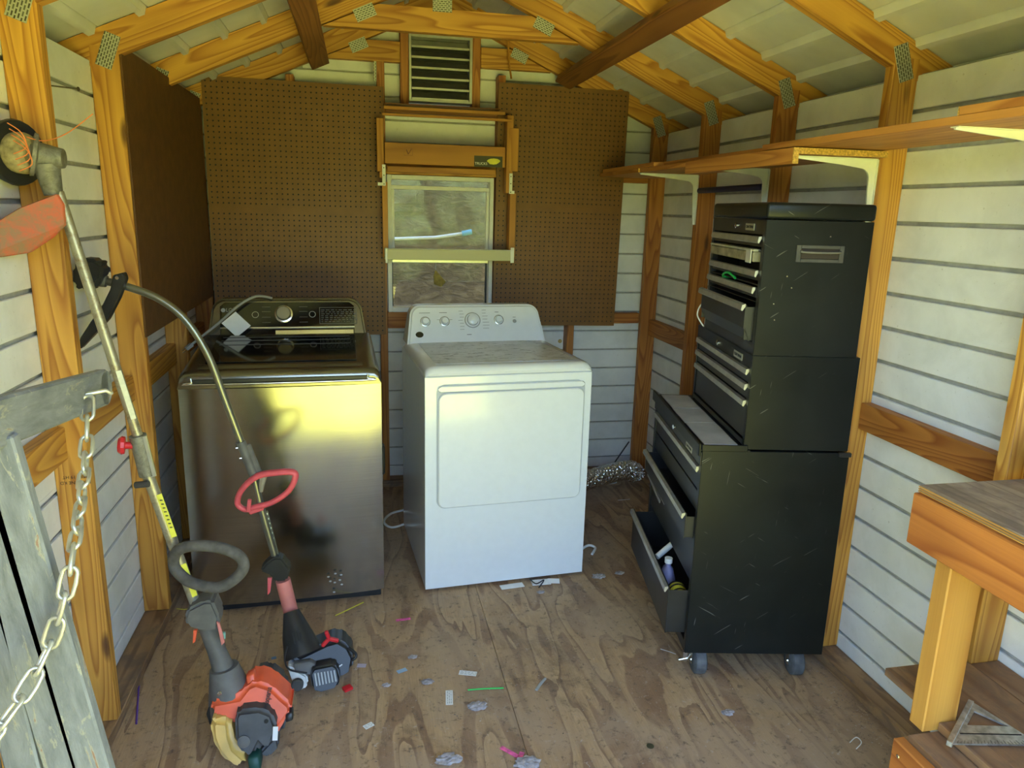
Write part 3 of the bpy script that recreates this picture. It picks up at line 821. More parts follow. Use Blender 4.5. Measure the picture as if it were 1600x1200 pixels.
# cabinet tapers a little: shell
L2(MB().box((0, .0, .012), (dw, dd, .903), .004), 'cabinet', DRYW)
L2(MB().box((.03, .03, 0), (dw-.03, dd-.03, .0115)), 'base_frame', GREYPD)
L2(MB().box((.0, -.0022, .012), (dw, -.0001, .900), .001), 'front_panel', DRYW)
def rrect(x0, x1, z0, z1, r, n=6):
    P = []
    for cx, cz, a0 in ((x1-r, z1-r, 0), (x0+r, z1-r, pi/2), (x0+r, z0+r, pi), (x1-r, z0+r, 3*pi/2)):
        for i in range(n+1):
            a = a0+i/n*pi/2; P.append((cx+r*cos(a), cz+r*sin(a)))
    return P
def rslab(mb, x0, x1, z0, z1, r, y0, y1, bev=0, n=6):
    P = rrect(x0, x1, z0, z1, r, n); return mb.prism([(x, y1, z) for x, z in P], (0, y0-y1, 0), bev)
L2(rslab(MB(), .045, dw-.030, .362, .870, .035, -.0070, -.0024), 'door_gasket', DRYG, smooth=40)
L2(rslab(MB(), .050, dw-.035, .367, .838, .030, -.020, -.0072, .004), 'door', DRYW, smooth=30)
L2(rslab(MB(), .048, dw-.033, .842, .866, .012, -.016, -.0072, .003), 'door_handle_lip', DRYW, smooth=30)
def dtop(mb, w, y0, y1, zb, zf, zr2):
    bm = mb.bm; xs = [0, .006, .018, .04]; dz = [.026, .013, .004, 0]
    prof = [(y0, zb), (y0-.004, zb+.012), (y0+.002, zf-.012), (y0+.016, zf-.002), (y0+.03, zf), (y1, zr2), (y1, zb)]
    allx = list(zip(xs, dz)) + [(w-x, d) for x, d in list(zip(xs, dz))[::-1]]; secs = []
    for x, d in allx: secs.append([bm.verts.new((x, y, max(zb, z-(d if z > zb+.001 else 0)))) for y, z in prof])
    for A, B in zip(secs, secs[1:]):
        for j in range(len(prof)-1): bm.faces.new((A[j], B[j], B[j+1], A[j+1]))
    bm.faces.new(secs[0]); bm.faces.new(secs[-1][::-1]); return mb
L2(dtop(MB(), dw, -.004, .61, .905, .940, .930), 'top_cover', DRYW, smooth=45)
L2(MB().prism([(.05, .05, .9405), (dw-.05, .05, .9405), (dw-.06, .555, .9325), (.06, .555, .9325)], (0, 0, .0012)), 'worktop', DUSTY)
dyb, dzb, dyt, dzt = .560, .925, .640, 1.092
L2(console(MB(), .032, dw-.032, dyb, dzb, dyt, dzt, .71, .050), 'console', DRYW, smooth=40)
nD = Vector((0, -(dzt-dzb), (dyt-dyb))).normalized()
def dp(x, t, out=0): return Vector((x, dyb+(dyt-dyb)*t, dzb+(dzt-dzb)*t)) + nD*out
for x, t, r in ((.100, .58, .016), (.190, .58, .016), (.322, .60, .026), (.448, .60, .016)):
    M = axisM(dp(x, t, .0005), nD)
    L2(MB().lathe([(r*1.45, 0), (r*1.45, .002), (r*1.35, .003), (0, .003)], M, 32), 'dial_ring', GREYT if r > .02 else CHROME, smooth=40)
    L2(MB().lathe([(r*1.3, .003), (r*1.25, .0045), (0, .0045)], M, 32), 'dial_face', DRYW, smooth=40)
    L2(MB().lathe([(r, .004), (r*.95, .018), (r*.8, .021), (0, .021)], M, 32), 'knob', DRYW, smooth=40)
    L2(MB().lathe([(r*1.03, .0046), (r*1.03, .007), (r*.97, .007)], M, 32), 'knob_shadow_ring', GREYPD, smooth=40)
b = MB(); rr = random.Random(5)
def pr(b, x, t, l, hgt=.007): b.prism([dp(x, t, .0004), dp(x+l, t, .0004), dp(x+l, t+hgt, .0004), dp(x, t+hgt, .0004)], nD*.0003)
pr(b, .075, .80, .05, .012); pr(b, .168, .80, .036, .012); pr(b, .432, .80, .018, .012); pr(b, .518, .66, .014, .010)
for j in range(7):
    pr(b, .255+rr.random()*.008, .36+j*.08, .02); pr(b, .370, .38+j*.08, .016+rr.random()*.016)
pr(b, .290, .22, .022, .014)
for x in (.155, .172, .215): pr(b, x, .62, .012)
L2(b, 'control_print', plain('dark_print', (.10, .10, .11), .5))
L2(MB().lathe([(.014, 0), (.013, .0015), (0, .0015)], axisM(dp(.070, .25, .0005), nD) @ Matrix.Diagonal((1.3, 1, 1, 1)), 28), 'dark_badge', BLKGL)
L2(MB().lathe([(.009, 0), (.008, .0015), (0, .0015)], axisM(dp(.525, .56, .0005), nD), 24), 'round_emblem', GREYT)
# ------------------------------------------------------------------ tool chests (local x = into the chest, y = along its front)
TR = -.184; TO = Vector((1.04, -1.915, 0)); TM = Matrix.Translation(TO) @ Matrix.Rotation(TR, 4, 'Z')
def TL(u, v, lax, val):          # picture point -> chest-local point on local plane lax=val
    d = fwd*FPX + rgt*(u-800) - upv*(v-600); Mi = TM.inverted(); c0 = Mi @ CAM; dd_ = Mi.to_3x3() @ d
    return c0 + dd_*((val-c0[lax])/dd_[lax])
def chest_thing(name, label, z):
    t = thing(name, label, 'tool chest', (TO.x, TO.y, z), TR); t['_z'] = z; return t
def TB(t, mb, name, mat, **k):
    z = MW[t.name].translation.z if t.type == 'EMPTY' else 0
    mb.bm.transform(Matrix.Translation((0, 0, -chz[0]))); return mb.build(name, mat, t, local=True, **k)
chz = [0]
def shell(t, x0, x1, y0, y1, z0, z1, th=.006):
    mb = MB()
    mb.box((x0, y0, z0), (x1, y0+th, z1), .001).box((x0, y1-th, z0), (x1, y1, z1), .001)
    mb.box((x1-th, y0+th, z0), (x1, y1-th, z1)).box((x0, y0+th, z0), (x1-th, y1-th, z0+th)).box((x0, y0+th, z1-th), (x1-th, y1-th, z1))
    return TB(t, mb, 'body', TBLK)
def drawer(t, x0, y0, y1, z0, z1, depth=.28, pull=0, hz=None, tilt=0, lip=.012, handle=True, floor_=True):
    x = x0-pull
    mb = MB()
    mb.box((x, y0, z0), (x+.004, y1, z1), .0008)
    mb.box((x+.004, y0, z0+.004), (x+depth, y0+.002, z1-.012)).box((x+.004, y1-.002, z0+.004), (x+depth, y1, z1-.012)).box((x+depth-.002, y0, z0+.004), (x+depth, y1, z1-.012))
    mb.box((x+.004, y0, z0+.003), (x+depth, y1, z0+.005))
    d = TB(t, mb, 'drawer', TBLK2)
    if handle:
        hm = MB(); hz0 = z1-.020
        hm.prism([(x-.001, y0, z1+.001), (x-.012, y0, z1-.001), (x-.014, y0, z1-.016), (x-.010, y0, z1-.020), (x-.0008, y0, z1-.006)], (0, y1-y0, 0))
        hm.bm.transform(Matrix.Translation((0, 0, -chz[0])))
        hm.build('drawer_pull', HANDLE, d, local=True)
    return d
def badge(t, x, yc, zc, s=1):
    TB(t, MB().box((x-.002, yc-.042*s, zc-.011*s), (x, yc+.042*s, zc+.011*s), .0005), 'badge', BADGE)
    M = Matrix.Translation((x-.0024, yc, zc-chz[0])) @ Matrix((Vector((0, -1, 0)), Vector((0, 0, 1)), Vector((-1, 0, 0)))).transposed().to_4x4()
    text('badge_text', 'CRAFTSMAN', .0128*s, M, BLK, t)
def lock(t, x, yc, zc): TB(t, MB().lathe([(.009, 0), (.009, .004), (.006, .006), (0, .006)], axisM((x, yc, zc), (-1, 0, 0)), 20), 'lock', CHROME, smooth=40)

# rolling cabinet
T1 = thing('rolling_tool_cabinet', 'black rolling tool cabinet with two drawers pulled out, bottom of the stack at right wall', 'tool cabinet', (TO.x, TO.y, 0), TR); chz[0] = 0
BL = .70
shell(T1, 0, .465, 0, BL, .10, .812)
mb = MB(); mb.box((.0, .0061, .10), (.02, .022, .76)).box((.0, BL-.022, .10), (.02, BL-.0061, .76)).box((0, .022, .10), (.018, BL-.022, .135)); TB(T1, mb, 'front_frame', TBLK2)
TB(T1, MB().box((-.004, .004, .762), (0, BL-.004, .806), .001), 'top_rail', TBLK2)
mb = MB(); mb.box((-.010, -.004, .812), (.150, BL+.004, .818), .002); mb.box((-.014, -.004, .795), (-.0045, BL+.004, .836), .003); mb.box((-.004, -.006, .812), (.14, -.0012, .834), .002); TB(T1, mb, 'top_tray', TBLK)
lock(T1, -.004, .36, .782); badge(T1, -.004, .14, .778, .9)
drawer(T1, .004, .024, BL-.024, .672, .752, .30)
drawer(T1, .004, .024, BL-.024, .600, .665, .30, handle=False)
d2 = drawer(T1, .004, .024, BL-.024, .505, .592, .30, pull=.034)
d3 = drawer(T1, .004, .024, BL-.024, .352, .498, .30, handle=False)
TB(T1, MB().box((-.004, .42, .455), (.003, BL-.03, .462), .001), 'loose_drawer_edge', HANDLE)
hm = MB(); hm.bar((-.010, .46, .452), (-.020, .66, .492), .014, .004, (1, 0, 0)); TB(T1, hm, 'bent_drawer_pull', HANDLE)
d4 = drawer(T1, .004, .024, BL-.024, .160, .330, .32, pull=.070)
# casters
for (cx, cy, lab) in ((.062, .045, 1), (.395, .045, 0), (.062, BL-.05, 1), (.395, BL-.05, 0)):
    w_ = TB(T1, MB().lathe([(.0, -.021), (.040, -.021), (.047, -.016), (.048, 0), (.047, .016), (.040, .021), (0, .021)], axisM((cx, cy, .048), (0, 1, 0)) if False else axisM((cx, cy, .048), (1, 0, 0)), 28), 'caster_wheel', RUBBER, smooth=40)
    mb = MB(); mb.box((cx-.030, cy-.018, .092), (cx+.030, cy+.018, .099)).box((cx-.026, cy-.012, .035), (cx-.023, cy+.012, .092)).box((cx+.023, cy-.012, .035), (cx+.026, cy+.012, .092)); mb.tube([(cx-.029, cy, .048), (cx+.029, cy, .048)], .006, 8)
    TB(T1, mb, 'caster_fork', CHROME)
mb = MB(); mb.box((.005, .028, .05), (.020, .034, .085)).tube([(-.01, .03, .055), (.02, .03, .062), (.028, .03, .075)], .004, 8); TB(T1, mb, 'caster_brake', CHROME)
TB(T1, MB().box((.430, -.010, .802), (.468, .004, .816), .002), 'corner_bracket', TBLK2)

# middle chest
chz[0] = .819
T2 = thing('middle_tool_chest', 'black three-drawer tool chest, middle of the stack', 'tool chest', (TO.x, TO.y, .819), TR)
ML = .63; mx = .128
shell(T2, mx, .458, .0, ML, .819, 1.118)
mb = MB(); mb.box((mx, .0061, .819), (mx+.02, .020, 1.118)).box((mx, ML-.020, .819), (mx+.02, ML-.0061, 1.118)).box((mx, .020, 1.075), (mx+.006, ML-.020, 1.112)).box((mx-.004, .012, .832), (mx-.0002, ML-.012, .850), .002); TB(T2, mb, 'front_frame', TBLK)
lock(T2, mx, .36, 1.094); badge(T2, mx, .135, 1.094)
drawer(T2, mx+.003, .022, ML-.022, 1.028, 1.072, .24)
drawer(T2, mx+.003, .022, ML-.022, .978, 1.024, .24)
drawer(T2, mx+.003, .022, ML-.022, .852, .972, .24)

# top chest
chz[0] = 1.1185
T3 = thing('top_tool_chest', 'black lidded tool chest on top of the stack, with open drawer slots and side handle', 'tool chest', (TO.x, TO.y, 1.1185), TR)
UL = .545; ux = .128; ub = .445
shell(T3, ux, ub, .0, UL, 1.1185, 1.522)
TB(T3, MB().box((ux-.003, -.003, 1.524), (ub+.003, UL+.003, 1.572), .010, seg=3), 'lid', TBLK, smooth=40)
mb = MB(); mb.box((ux, .0061, 1.1185), (ux+.02, .024, 1.521)).box((ux, UL-.022, 1.1185), (ux+.02, UL-.0061, 1.521)).box((ux, .024, 1.478), (ux+.005, UL-.022, 1.521)).box((ux, .024, 1.1185), (ux+.010, UL-.022, 1.155)); TB(T3, mb, 'front_frame', TBLK2)
lock(T3, ux, .275, 1.500); badge(T3, ux, .140, 1.498, .95)
mb = MB(); mb.box((ux+.10, .02, 1.30), (ux+.105, UL-.02, 1.47)); TB(T3, mb, 'inner_partition', BLKM)
for z1_, pull in ((1.472, 0), (1.372, 0), (1.322, .004)):
    dr = TB(T3, MB().box((ux+.002-pull, .026, z1_-.044), (ux+.26, UL-.026, z1_-.041)).box((ux+.002-pull, .026, z1_-.030), (ux+.005-pull, UL-.026, z1_)), 'drawer', TBLK2)
    hm = MB(); x = ux-pull; y0, y1 = .026, UL-.026
    hm.prism([(x-.001, y0, z1_+.001), (x-.010, y0, z1_-.001), (x-.012, y0, z1_-.016), (x-.008, y0, z1_-.020), (x-.0008, y0, z1_-.006)], (0, y1-y0, 0)); hm.bm.transform(Matrix.Translation((0, 0, -chz[0])))
    hm.build('drawer_pull', HANDLE, dr, local=True)
# large lower drawer, pulled a little and tilted
mb = MB(); x = ux-.028
mb.prism([(x, .030, 1.268), (x+.004, .030, 1.268), (x+.004, .030, 1.20), (x+.022, .030, 1.160), (x+.018, .030, 1.158), (x, .030, 1.198)], (0, UL-.058, 0))
mb.box((x+.004, .030, 1.162), (x+.20, .033, 1.262)).box((x+.004, UL-.031, 1.162), (x+.20, UL-.028, 1.262)).box((x+.018, .030, 1.160), (x+.20, UL-.03, 1.163))
dr = TB(T3, mb, 'deep_drawer', TBLK2)
hm = MB(); hm.prism([(x-.001, .026, 1.272), (x-.012, .026, 1.269), (x-.014, .026, 1.254), (x-.010, .026, 1.250), (x-.0008, .026, 1.264)], (0, UL-.050, 0)); hm.bm.transform(Matrix.Translation((0, 0, -chz[0]))); hm.build('drawer_pull', HANDLE, dr, local=True)
# recessed side handle
ha = TL(1245, 383, 1, 0); hb = TL(1316, 413, 1, 0)
mb = MB(); x0, x1, z0, z1 = ha.x, hb.x, 1.402, 1.452
mb.box((x0, -.004, z0), (x0+.014, -.0005, z1), .001).box((x1-.014, -.004, z0), (x1, -.0005, z1), .001).box((x0+.014, -.004, z0), (x1-.014, -.0005, z0+.010), .001).box((x0+.014, -.004, z1-.010), (x1-.014, -.0005, z1), .001)
TB(T3, mb, 'handle_plate', GREYPD)
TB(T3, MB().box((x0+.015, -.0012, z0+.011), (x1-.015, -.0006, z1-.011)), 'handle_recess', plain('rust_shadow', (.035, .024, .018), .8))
TB(T3, MB().tube(smooth_path([(x0+.014, -.004, z0+.032), (x0+.018, -.012, z0+.030), ((x0+x1)/2, -.014, z0+.029), (x1-.018, -.012, z0+.030), (x1-.014, -.004, z0+.032)], 5), .0035, 8), 'side_handle', GREYPL, smooth=50)
for q in ((1230, 432), (1237, 450), (1209, 475), (1210, 500), (1298, 370), (1298, 398)):
    c = TL(*q, 1, 0); TB(T3, MB().lathe([(.0025, 0), (.0015, .001), (0, .001)], axisM((c.x, -.0002, c.z), (0, -1, 0)), 8), 'rivet', CHROME)

def tw(p): return TM @ Vector(p)
# things in and on the chests
oc = thing('organiser_box', 'clear plastic organiser box with a latch stuck in the open top chest drawer slot', 'box', tw((ux+.02, .27, 1.400)), TR)
Mo = Matrix.Translation((-(ux+.02), -.27, -1.400))
def OB(mb, n, m, **k): mb.bm.transform(Mo); return mb.build(n, m, oc, local=True, **k)
OB(MB().box((ux-.012, .055, 1.396), (ux+.12, UL-.035, 1.426), .003), 'box_body', CLEARP)
OB(MB().box((ux-.014, .052, 1.427), (ux+.122, UL-.033, 1.434), .002), 'box_lid', plain('organiser_lid', (.42, .40, .30), .3, var=.3))
OB(MB().box((ux-.018, .060, 1.392), (ux-.0145, .105, 1.432), .001), 'latch', plain('clear_latch', (.55, .54, .46), .2))
zt = tb('zip_tie_bundle', [tw(p) for p in smooth_path([(ux-.006, .22, 1.332), (ux-.01, .28, 1.345), (ux-.008, .34, 1.338), (ux, .36, 1.325), (ux+.02, .30, 1.33)], 5)], .004, plain('bright_green', (.02, .45, .10), .4), None, 6, label='small green zip ties hanging over a drawer edge of the top chest', cat='zip ties')
wc = tb('white_wire', [tw(p) for p in smooth_path([(ux+.01, UL+.018, 1.22), (ux-.015, UL+.022, 1.20), (ux-.025, UL+.022, 1.165), (ux-.01, UL+.018, 1.135), (ux+.0, UL+.01, 1.1215)], 6)], .003, PAPER, None, 6, label='thin white wire looping behind the far side of the top chest', cat='wire')
for (y0_, y1_, x0_, lab) in ((.03, .27, .012, 'dusty grey sheet lying on the cabinet ledge, nearest the camera'), (.275, .46, .010, 'dusty grey sheet in the middle of the cabinet ledge'), (.465, .66, .012, 'dusty grey sheet at the far end of the cabinet ledge')):
    mb = MB(); n = 8; bm = mb.bm; g = []
    for i in range(n+1):
        g.append([bm.verts.new(tw((x0_+(.118-x0_)*j/5, y0_+(y1_-y0_)*i/n, .8225+.0006*sin(i*.9+j*.5)))) for j in range(6)])
    for i in range(n):
        for j in range(5): bm.faces.new((g[i][j], g[i+1][j], g[i+1][j+1], g[i][j+1]))
    e = bmesh.ops.extrude_face_region(bm, geom=bm.faces[:]); bmesh.ops.translate(bm, vec=(0, 0, .003), verts=[v for v in e['geom'] if isinstance(v, bmesh.types.BMVert)])
    mb.build('liner_sheet', GREYPAPER, None, label=lab, cat='sheet')
# contents of the open bottom drawer (drawer floor at z .165)
jar = thing('yellow_spray_can', 'yellow and black can lying in the open bottom cabinet drawer', 'can', tw((-.012, .10, .166)), TR)
Mj = axisM((0, 0, .1), (0, 1, 0))
MB().lathe([(0, -.05), (.028, -.05), (.030, -.04), (.030, .03), (.02, .042), (0, .042)], Mj, 24).build('can_body', YLAB, jar, local=True, smooth=40)
for yy in (-.03, 0, .02): MB().lathe([(.0306, yy), (.0306, yy+.01)], Mj, 24).build('black_band', BLK, jar, local=True)
MB().box((-.036, -.06, 0), (.036, .06, .069), .004).build('can_tray', BLK, jar, local=True)
bx('lilac_bottle', (0, 0, 0), (.001, .001, .001), PAPER, None) if False else None
lb = thing('lilac_bottle', 'lilac plastic bottle standing in the open bottom cabinet drawer', 'bottle', tw((-.020, .225, .166)), TR)
MB().lathe([(0, 0), (.030, 0), (.034, .01), (.034, .09), (.022, .13), (.012, .14), (.012, .15), (0, .15)], Matrix.Diagonal((.8, 1.2, 1, 1)), 24).build('bottle_body', plain('lilac_plastic', (.25, .24, .42), .4), lb, local=True, smooth=40)
MB().lathe([(.014, .1505), (.014, .168), (0, .168)], None, 16).build('bottle_cap', PAPER, lb, local=True, smooth=40)
tb('white_tube', [tw((-.045, .30, .30)), tw((.02, .34, .335))], .011, PAPER, None, 10, label='short white tube resting across the open bottom cabinet drawer', cat='tube')

# ------------------------------------------------------------------ shelves with white brackets on the right wall
def bracket(y, lab, z=1.708):
    o = thing('shelf_bracket', lab, 'bracket', (XR, y, z-.22), group=None)
    xw = XR-.003
    mb = MB()
    # curved inner web between arm and leg
    arm = [(xw-.285, z), (xw, z), (xw, z-.225), (xw-.010, z-.225), (xw-.020, z-.09)]
    for i in range(7):
        a = i/6*pi/2; arm.append((xw-.020-.035*(1-cos(a))-.0, z-.055+.033*sin(a)-.004))
    arm.append((xw-.12, z-.018)); arm.append((xw-.285, z-.004))
    mb.prism([(x, y-.003, zz) for x, zz in arm], (0, .006, 0)).build('bracket_web', CREAM, o)
    MB().box((xw-.285, y-.010, z+.0002), (xw, y+.014, z+.003), .0005).build('bracket_arm', CREAM, o)
    MB().box((xw+.0002, y-.010, z-.225), (xw+.0026, y+.014, z), .0005).build('bracket_leg', CREAM, o)
    for dz in (-.03, -.19): MB().lathe([(.004, 0), (.003, .0015), (0, .0015)], axisM((xw-.0004, y+.008, z+dz), (-1, 0, 0)), 10).build('screw', NAIL, o)
    return o
bracket(-ST+.018, 'white metal shelf bracket on the right wall, farthest from the camera')
bracket(-2*ST+.018, 'white metal shelf bracket just above the left side of the top chest')
bracket(-3*ST+.018, 'white metal shelf bracket above the top chest, the nearest fully visible one')
bracket(-4*ST+.018, 'white metal shelf bracket cut by the right picture edge', 1.73)
sA = thing('lower_shelf', 'wood veneer shelf board with front lip running over the tool chests to the back corner', 'shelf', (1.40, -1.05, 1.712))
MB().box((1.27, -1.895, 1.7125), (XR-.001, -.62, 1.730), .001).build('shelf_board', [VENEER], sA)
MB().box((1.2705, -1.899, 1.7125), (XR-.001, -1.8955, 1.730)).build('chipboard_end', CHIP, sA)
MB().box((1.252, -1.895, 1.684), (1.2695, -1.150, 1.730), .001).build('front_lip', VENEER, sA)
MB().box((1.252, -1.899, 1.684), (1.2695, -1.8955, 1.730)).build('chipboard_end', CHIP, sA)
sB = thing('far_shelf', 'short shelf board in the far right corner behind the lipped shelf', 'shelf', (1.35, -.4, 1.7125))
MB().box((1.262, -.615, 1.7125), (XR-.001, -.06, 1.730), .001).box((1.262, -.80, 1.7305), (1.40, -.10, 1.748), .001).build('shelf_board', VENEER, sB)
MB().box((1.2625, -.619, 1.7125), (XR-.002, -.6155, 1.730)).build('chipboard_end', CHIP, sB)
sC = thing('upper_shelf', 'upper veneer shelf board overlapping the lipped shelf and running out of the picture at right', 'shelf', (1.40, -2.6, 1.7335))
MB().box((1.262, -3.45, 1.7335), (XR-.001, -1.70, 1.7515), .001).build('shelf_board', VENEER, sC)
MB().box((1.262, -3.4, 1.7520), (1.50, -2.50, 1.7700), .001).build('overlay_board', VENEER, sC)
MB().box((1.2625, -2.4995, 1.7520), (1.50, -2.496, 1.7700)).build('chipboard_end', CHIP, sC)
sD = bx('overlay_shelf_board', (1.300, -1.69, 1.7308), (1.52, -.82, 1.7488), VENEER, None, .001, label='loose veneer board lying on the lipped shelf behind its front edge', cat='board')
MB().tube([X(1093, 298, XR-.006), X(1192, 292, XR-.006)], .013, 10).build('blue_stick', BLUE, None, smooth=50, label='dark blue stick lying across the right wall studs under the shelf', cat='stick')

# ------------------------------------------------------------------ workbench
B = thing('workbench', 'wooden workbench with plywood top and orange-brown apron at right foreground', 'workbench', (1.5, -3.0, 0))
by0, by1 = YF+.12, -2.569
MB().box((1.252, by0, .9225), (SR-.002, by1, .940), .0015).build('top', BENCHT, B)
b = MB()
for k in range(3): b.box((1.2505, by0, .9235+k*.0055), (1.2518, by1, .9262+k*.0055))
b.box((1.258, by0, .906), (SR-.09, by1-.002, .9222), .001); b.build('top_ply_edge', BENCHW, B)
MB().box((1.240, by0, .798), (1.259, by1+.002, .9215), .003).build('apron', BENCHA, B)
for yy in (-2.685, -3.45): MB().box((1.262, yy, .3685), (1.352, yy+.045, .905), .003).build('leg', BENCHW, B)
MB().box((1.322, -2.638, .372), (1.354, -2.477, .393), .0015).box((1.354, by0, .372), (XR-.004, -2.477, .393), .0015).box((1.300, by0, .372), (1.3535, -2.687, .393), .0015).box((XR-.003, by0, .372), (SR-.003, -2.498, .393), .001).build('lower_shelf', SHELFW, B)
MB().box((1.197, by0, .240), (1.226, -2.672, .355), .003).build('bottom_rail', BENCHA, B)
MB().box((1.2265, by0, .335), (1.560, -2.672, .3545), .0015).build('platform', SHELFW, B)
MB().box((1.226, by0, .3552), (1.52, -2.684, .3680), .0015).build('platform_ply', SHELFW, B)
for zz in (.322, .278): MB().lathe([(.005, 0), (.004, .001), (0, .001)], axisM((1.1965, -2.695, zz), (-1, 0, 0)), 10).build('screw', CHROME, B)
for yy in (-2.69, -3.45): MB().box((1.230, yy-.04, .0), (1.268, yy, .3345), .002).build('short_post', BENCHW, B)
bo = Z(1590, 742, .941)
bx('osb_block', (bo.x, -2.66, .9406), (bo.x+.09, -2.575, 1.03), CHIP, None, .003, label='rough chipboard block on the workbench top against the wall stud', cat='block')
# speed square lying on the lower shelf
def sq(u, v, z=.3965): return Z(u, v, z)
zs = .398
A_ = sq(1518, 1098, zs); B__ = sq(1484, 1164, zs); C_ = sq(1625, 1166, zs); 
sqt = thing('speed_square', 'cast aluminium speed square lying on the workbench lower shelf', 'carpenter square', (A_+B__+C_)/3)
# real square: triangle with cut-out, lies flat
def lerp3(a, b, t): return a+(b-a)*t
cen = (A_+B__+C_)/3
outer = [A_, B__, C_]
i0 = sq(1522, 1113, zs); i1 = sq(1510, 1135, zs); i2 = sq(1575, 1137, zs)
mb = MB(); bm = mb.bm
o3 = [bm.verts.new(p) for p in outer]; n3 = [bm.verts.new(p) for p in (i0, i1, i2)]
for k in range(3): bm.faces.new((o3[k], o3[(k+1) % 3], n3[(k+1) % 3], n3[k]))
g = bmesh.ops.extrude_face_region(bm, geom=bm.faces[:]); bmesh.ops.translate(bm, vec=(0, 0, .004), verts=[v for v in g['geom'] if isinstance(v, bmesh.types.BMVert)])
mb.build('blade', SQUARE, sqt)
MB().bar(A_+Vector((-.002, 0, .002)), B__+Vector((-.002, 0, .002)), .012, .012, (0, 0, 1), .001).build('fence', SQUARE, sqt)
MB().bar(sq(1500, 1146, zs+.0044), sq(1596, 1148, zs+.0044), .003, .0008).build('slot', BLKM, sqt)
b = MB()
for k in range(22):
    t = k/22; p = lerp3(B__, C_, .08+.85*t); q = p+(A_-p).normalized()*(.007 if k % 2 else .012)
    b.bar(p+Vector((0, .0, .0046)), q+Vector((0, 0, .0046)), .0008, .0005)
b.build('ruler_marks', GREYPD, sqt)
# ------------------------------------------------------------------ hanging wooden rack in front of the window
HY = -.10
R_ = thing('wooden_window_rack', 'yellow wood rack frame hung over the window with stickers on its cross board', 'rack', Y(700, 290, HY))
def pbox(name, u0, v0, u1, v1, ya, yb, mat, par, bev=.0015, **k):
    a = Y(u0, v0, ya); b = Y(u1, v1, ya)
    return MB().box((a.x, ya, a.z), (b.x, yb, b.z), bev).build(name, mat, par, **k)
pbox('top_board', 600, 160, 783, 171, -.16, -.035, WOODD, R_)
pbox('top_rail', 600, 170, 790, 175, -.17, -.163, HANGW, R_)
pbox('top_rail', 597, 176, 800, 190, -.155, -.135, HANGW, R_)
pbox('side_stile', 588, 184, 600, 268, -.13, -.05, HANGW, R_)
pbox('side_stile', 593, 268, 603, 278, -.13, -.06, HANGW, R_)
pbox('side_stile', 597, 284, 607, 402, -.12, -.055, HANGW, R_)
pbox('side_stile', 796, 200, 809, 268, -.13, -.05, HANGW, R_)
pbox('side_stile', 793, 180, 800, 302, -.129, -.06, HANGW, R_)
pbox('side_stile', 797, 302, 804, 402, -.12, -.055, HANGW, R_)
pbox('cross_board', 601, 222, 789, 262, -.133, -.115, HANGW, R_)
pbox('back_rail', 605, 259, 775, 274, -.10, -.06, HANGW, R_)
pbox('lower_tray', 601, 389, 803, 408, -.16, -.06, plain('shaded_cream', (.50, .47, .26), .4), R_)  # cream toned down: yellow light and body shade put into the colour
for (u0, u1) in ((602, 606), (798, 803)): pbox('tray_end', u0, 387, u1, 411, -.164, -.1605, CREAM, R_)
pbox('tray_lip', 601, 388, 803, 392, -.168, -.1645, CREAM, R_)
for u, v in ((597, 257), (796, 271)):
    a = Y(u, v, -.137); s = 1 if u > 700 else -1
    mb = MB(); mb.box((a.x, -.139, a.z-.085), (a.x+.016, -.1372, a.z)); 
    mb.box((a.x-(.022 if s < 0 else 0), -.139, a.z-.10), (a.x+.016+(.012 if s > 0 else 0), -.1372, a.z-.085))
    mb.build('corner_iron', CREAM, R_)
    for dz in (-.015, -.05, -.092): MB().lathe([(.003, 0), (.002, .001), (0, .001)], axisM((a.x+.008, -.1392, a.z+dz), (0, -1, 0)), 8).build('screw', NAIL, R_)
# stickers
a = Y(741, 243, -.1335); b_ = Y(785, 262, -.1335)
MB().box((a.x, -.1342, b_.z), (b_.x, -.1331, a.z)).build('sticker', plain('dark_sticker', (.05, .045, .02), .5), R_)
def fM(x, y, z): return Matrix.Translation((x, y, z)) @ Matrix.Rotation(pi/2, 4, 'X')
text('sticker_text', 'TRUCKS', .017, fM(a.x+.035, -.1346, (a.z+b_.z)/2-.011) , PAPER, R_, local=False)
MB().blob(((a.x+b_.x)/2+.026, -.1350, (a.z+b_.z)/2+.002), (.032, .0008, .014), sub=2, noise=.15).build('sticker_emblem', YLAB, R_)
c = Y(638, 237, -.1335); b = MB()
for (x0_, z0_, x1_, z1_) in ((-.022, -.018, .022, -.016), (-.022, .016, .022, .018), (-.022, -.016, -.020, .016), (.020, -.016, .022, .016)): b.box((c.x+x0_, -.1338, c.z+z0_), (c.x+x1_, -.1331, c.z+z1_))
b.bar((c.x-.010, -.1335, c.z+.010), (c.x, -.1335, c.z-.012), .0006, .006, (1, 0, 0)); b.bar((c.x+.016, -.1335, c.z+.014), (c.x, -.1335, c.z-.012), .0006, .004, (1, 0, 0))
b.build('arrow_mark', WOODD, R_)
# paper scrap stuck in the lower pane
lf = at(687, 434, 1, .05)
mb = MB(); mb.prism([lf+Vector(p) for p in ((-.030, 0, -.035), (.008, -.01, -.048), (.034, .0, -.022), (.012, -.012, .002), (-.022, 0, .042), (-.034, -.006, .012))], (0, .004, 0)).build('torn_leaf', plain('dry_leaf', (.50, .36, .07), .7, var=.4, vs=40), None, label='dry yellow leaf scrap hanging in the lower window pane', cat='leaf')
tb('leaf_thread', [lf+Vector((-.022, -.004, .04)), lf+Vector((-.021, -.004, .10))], .0008, PAPER, None, 4, label='thin thread above the leaf in the window', cat='thread')
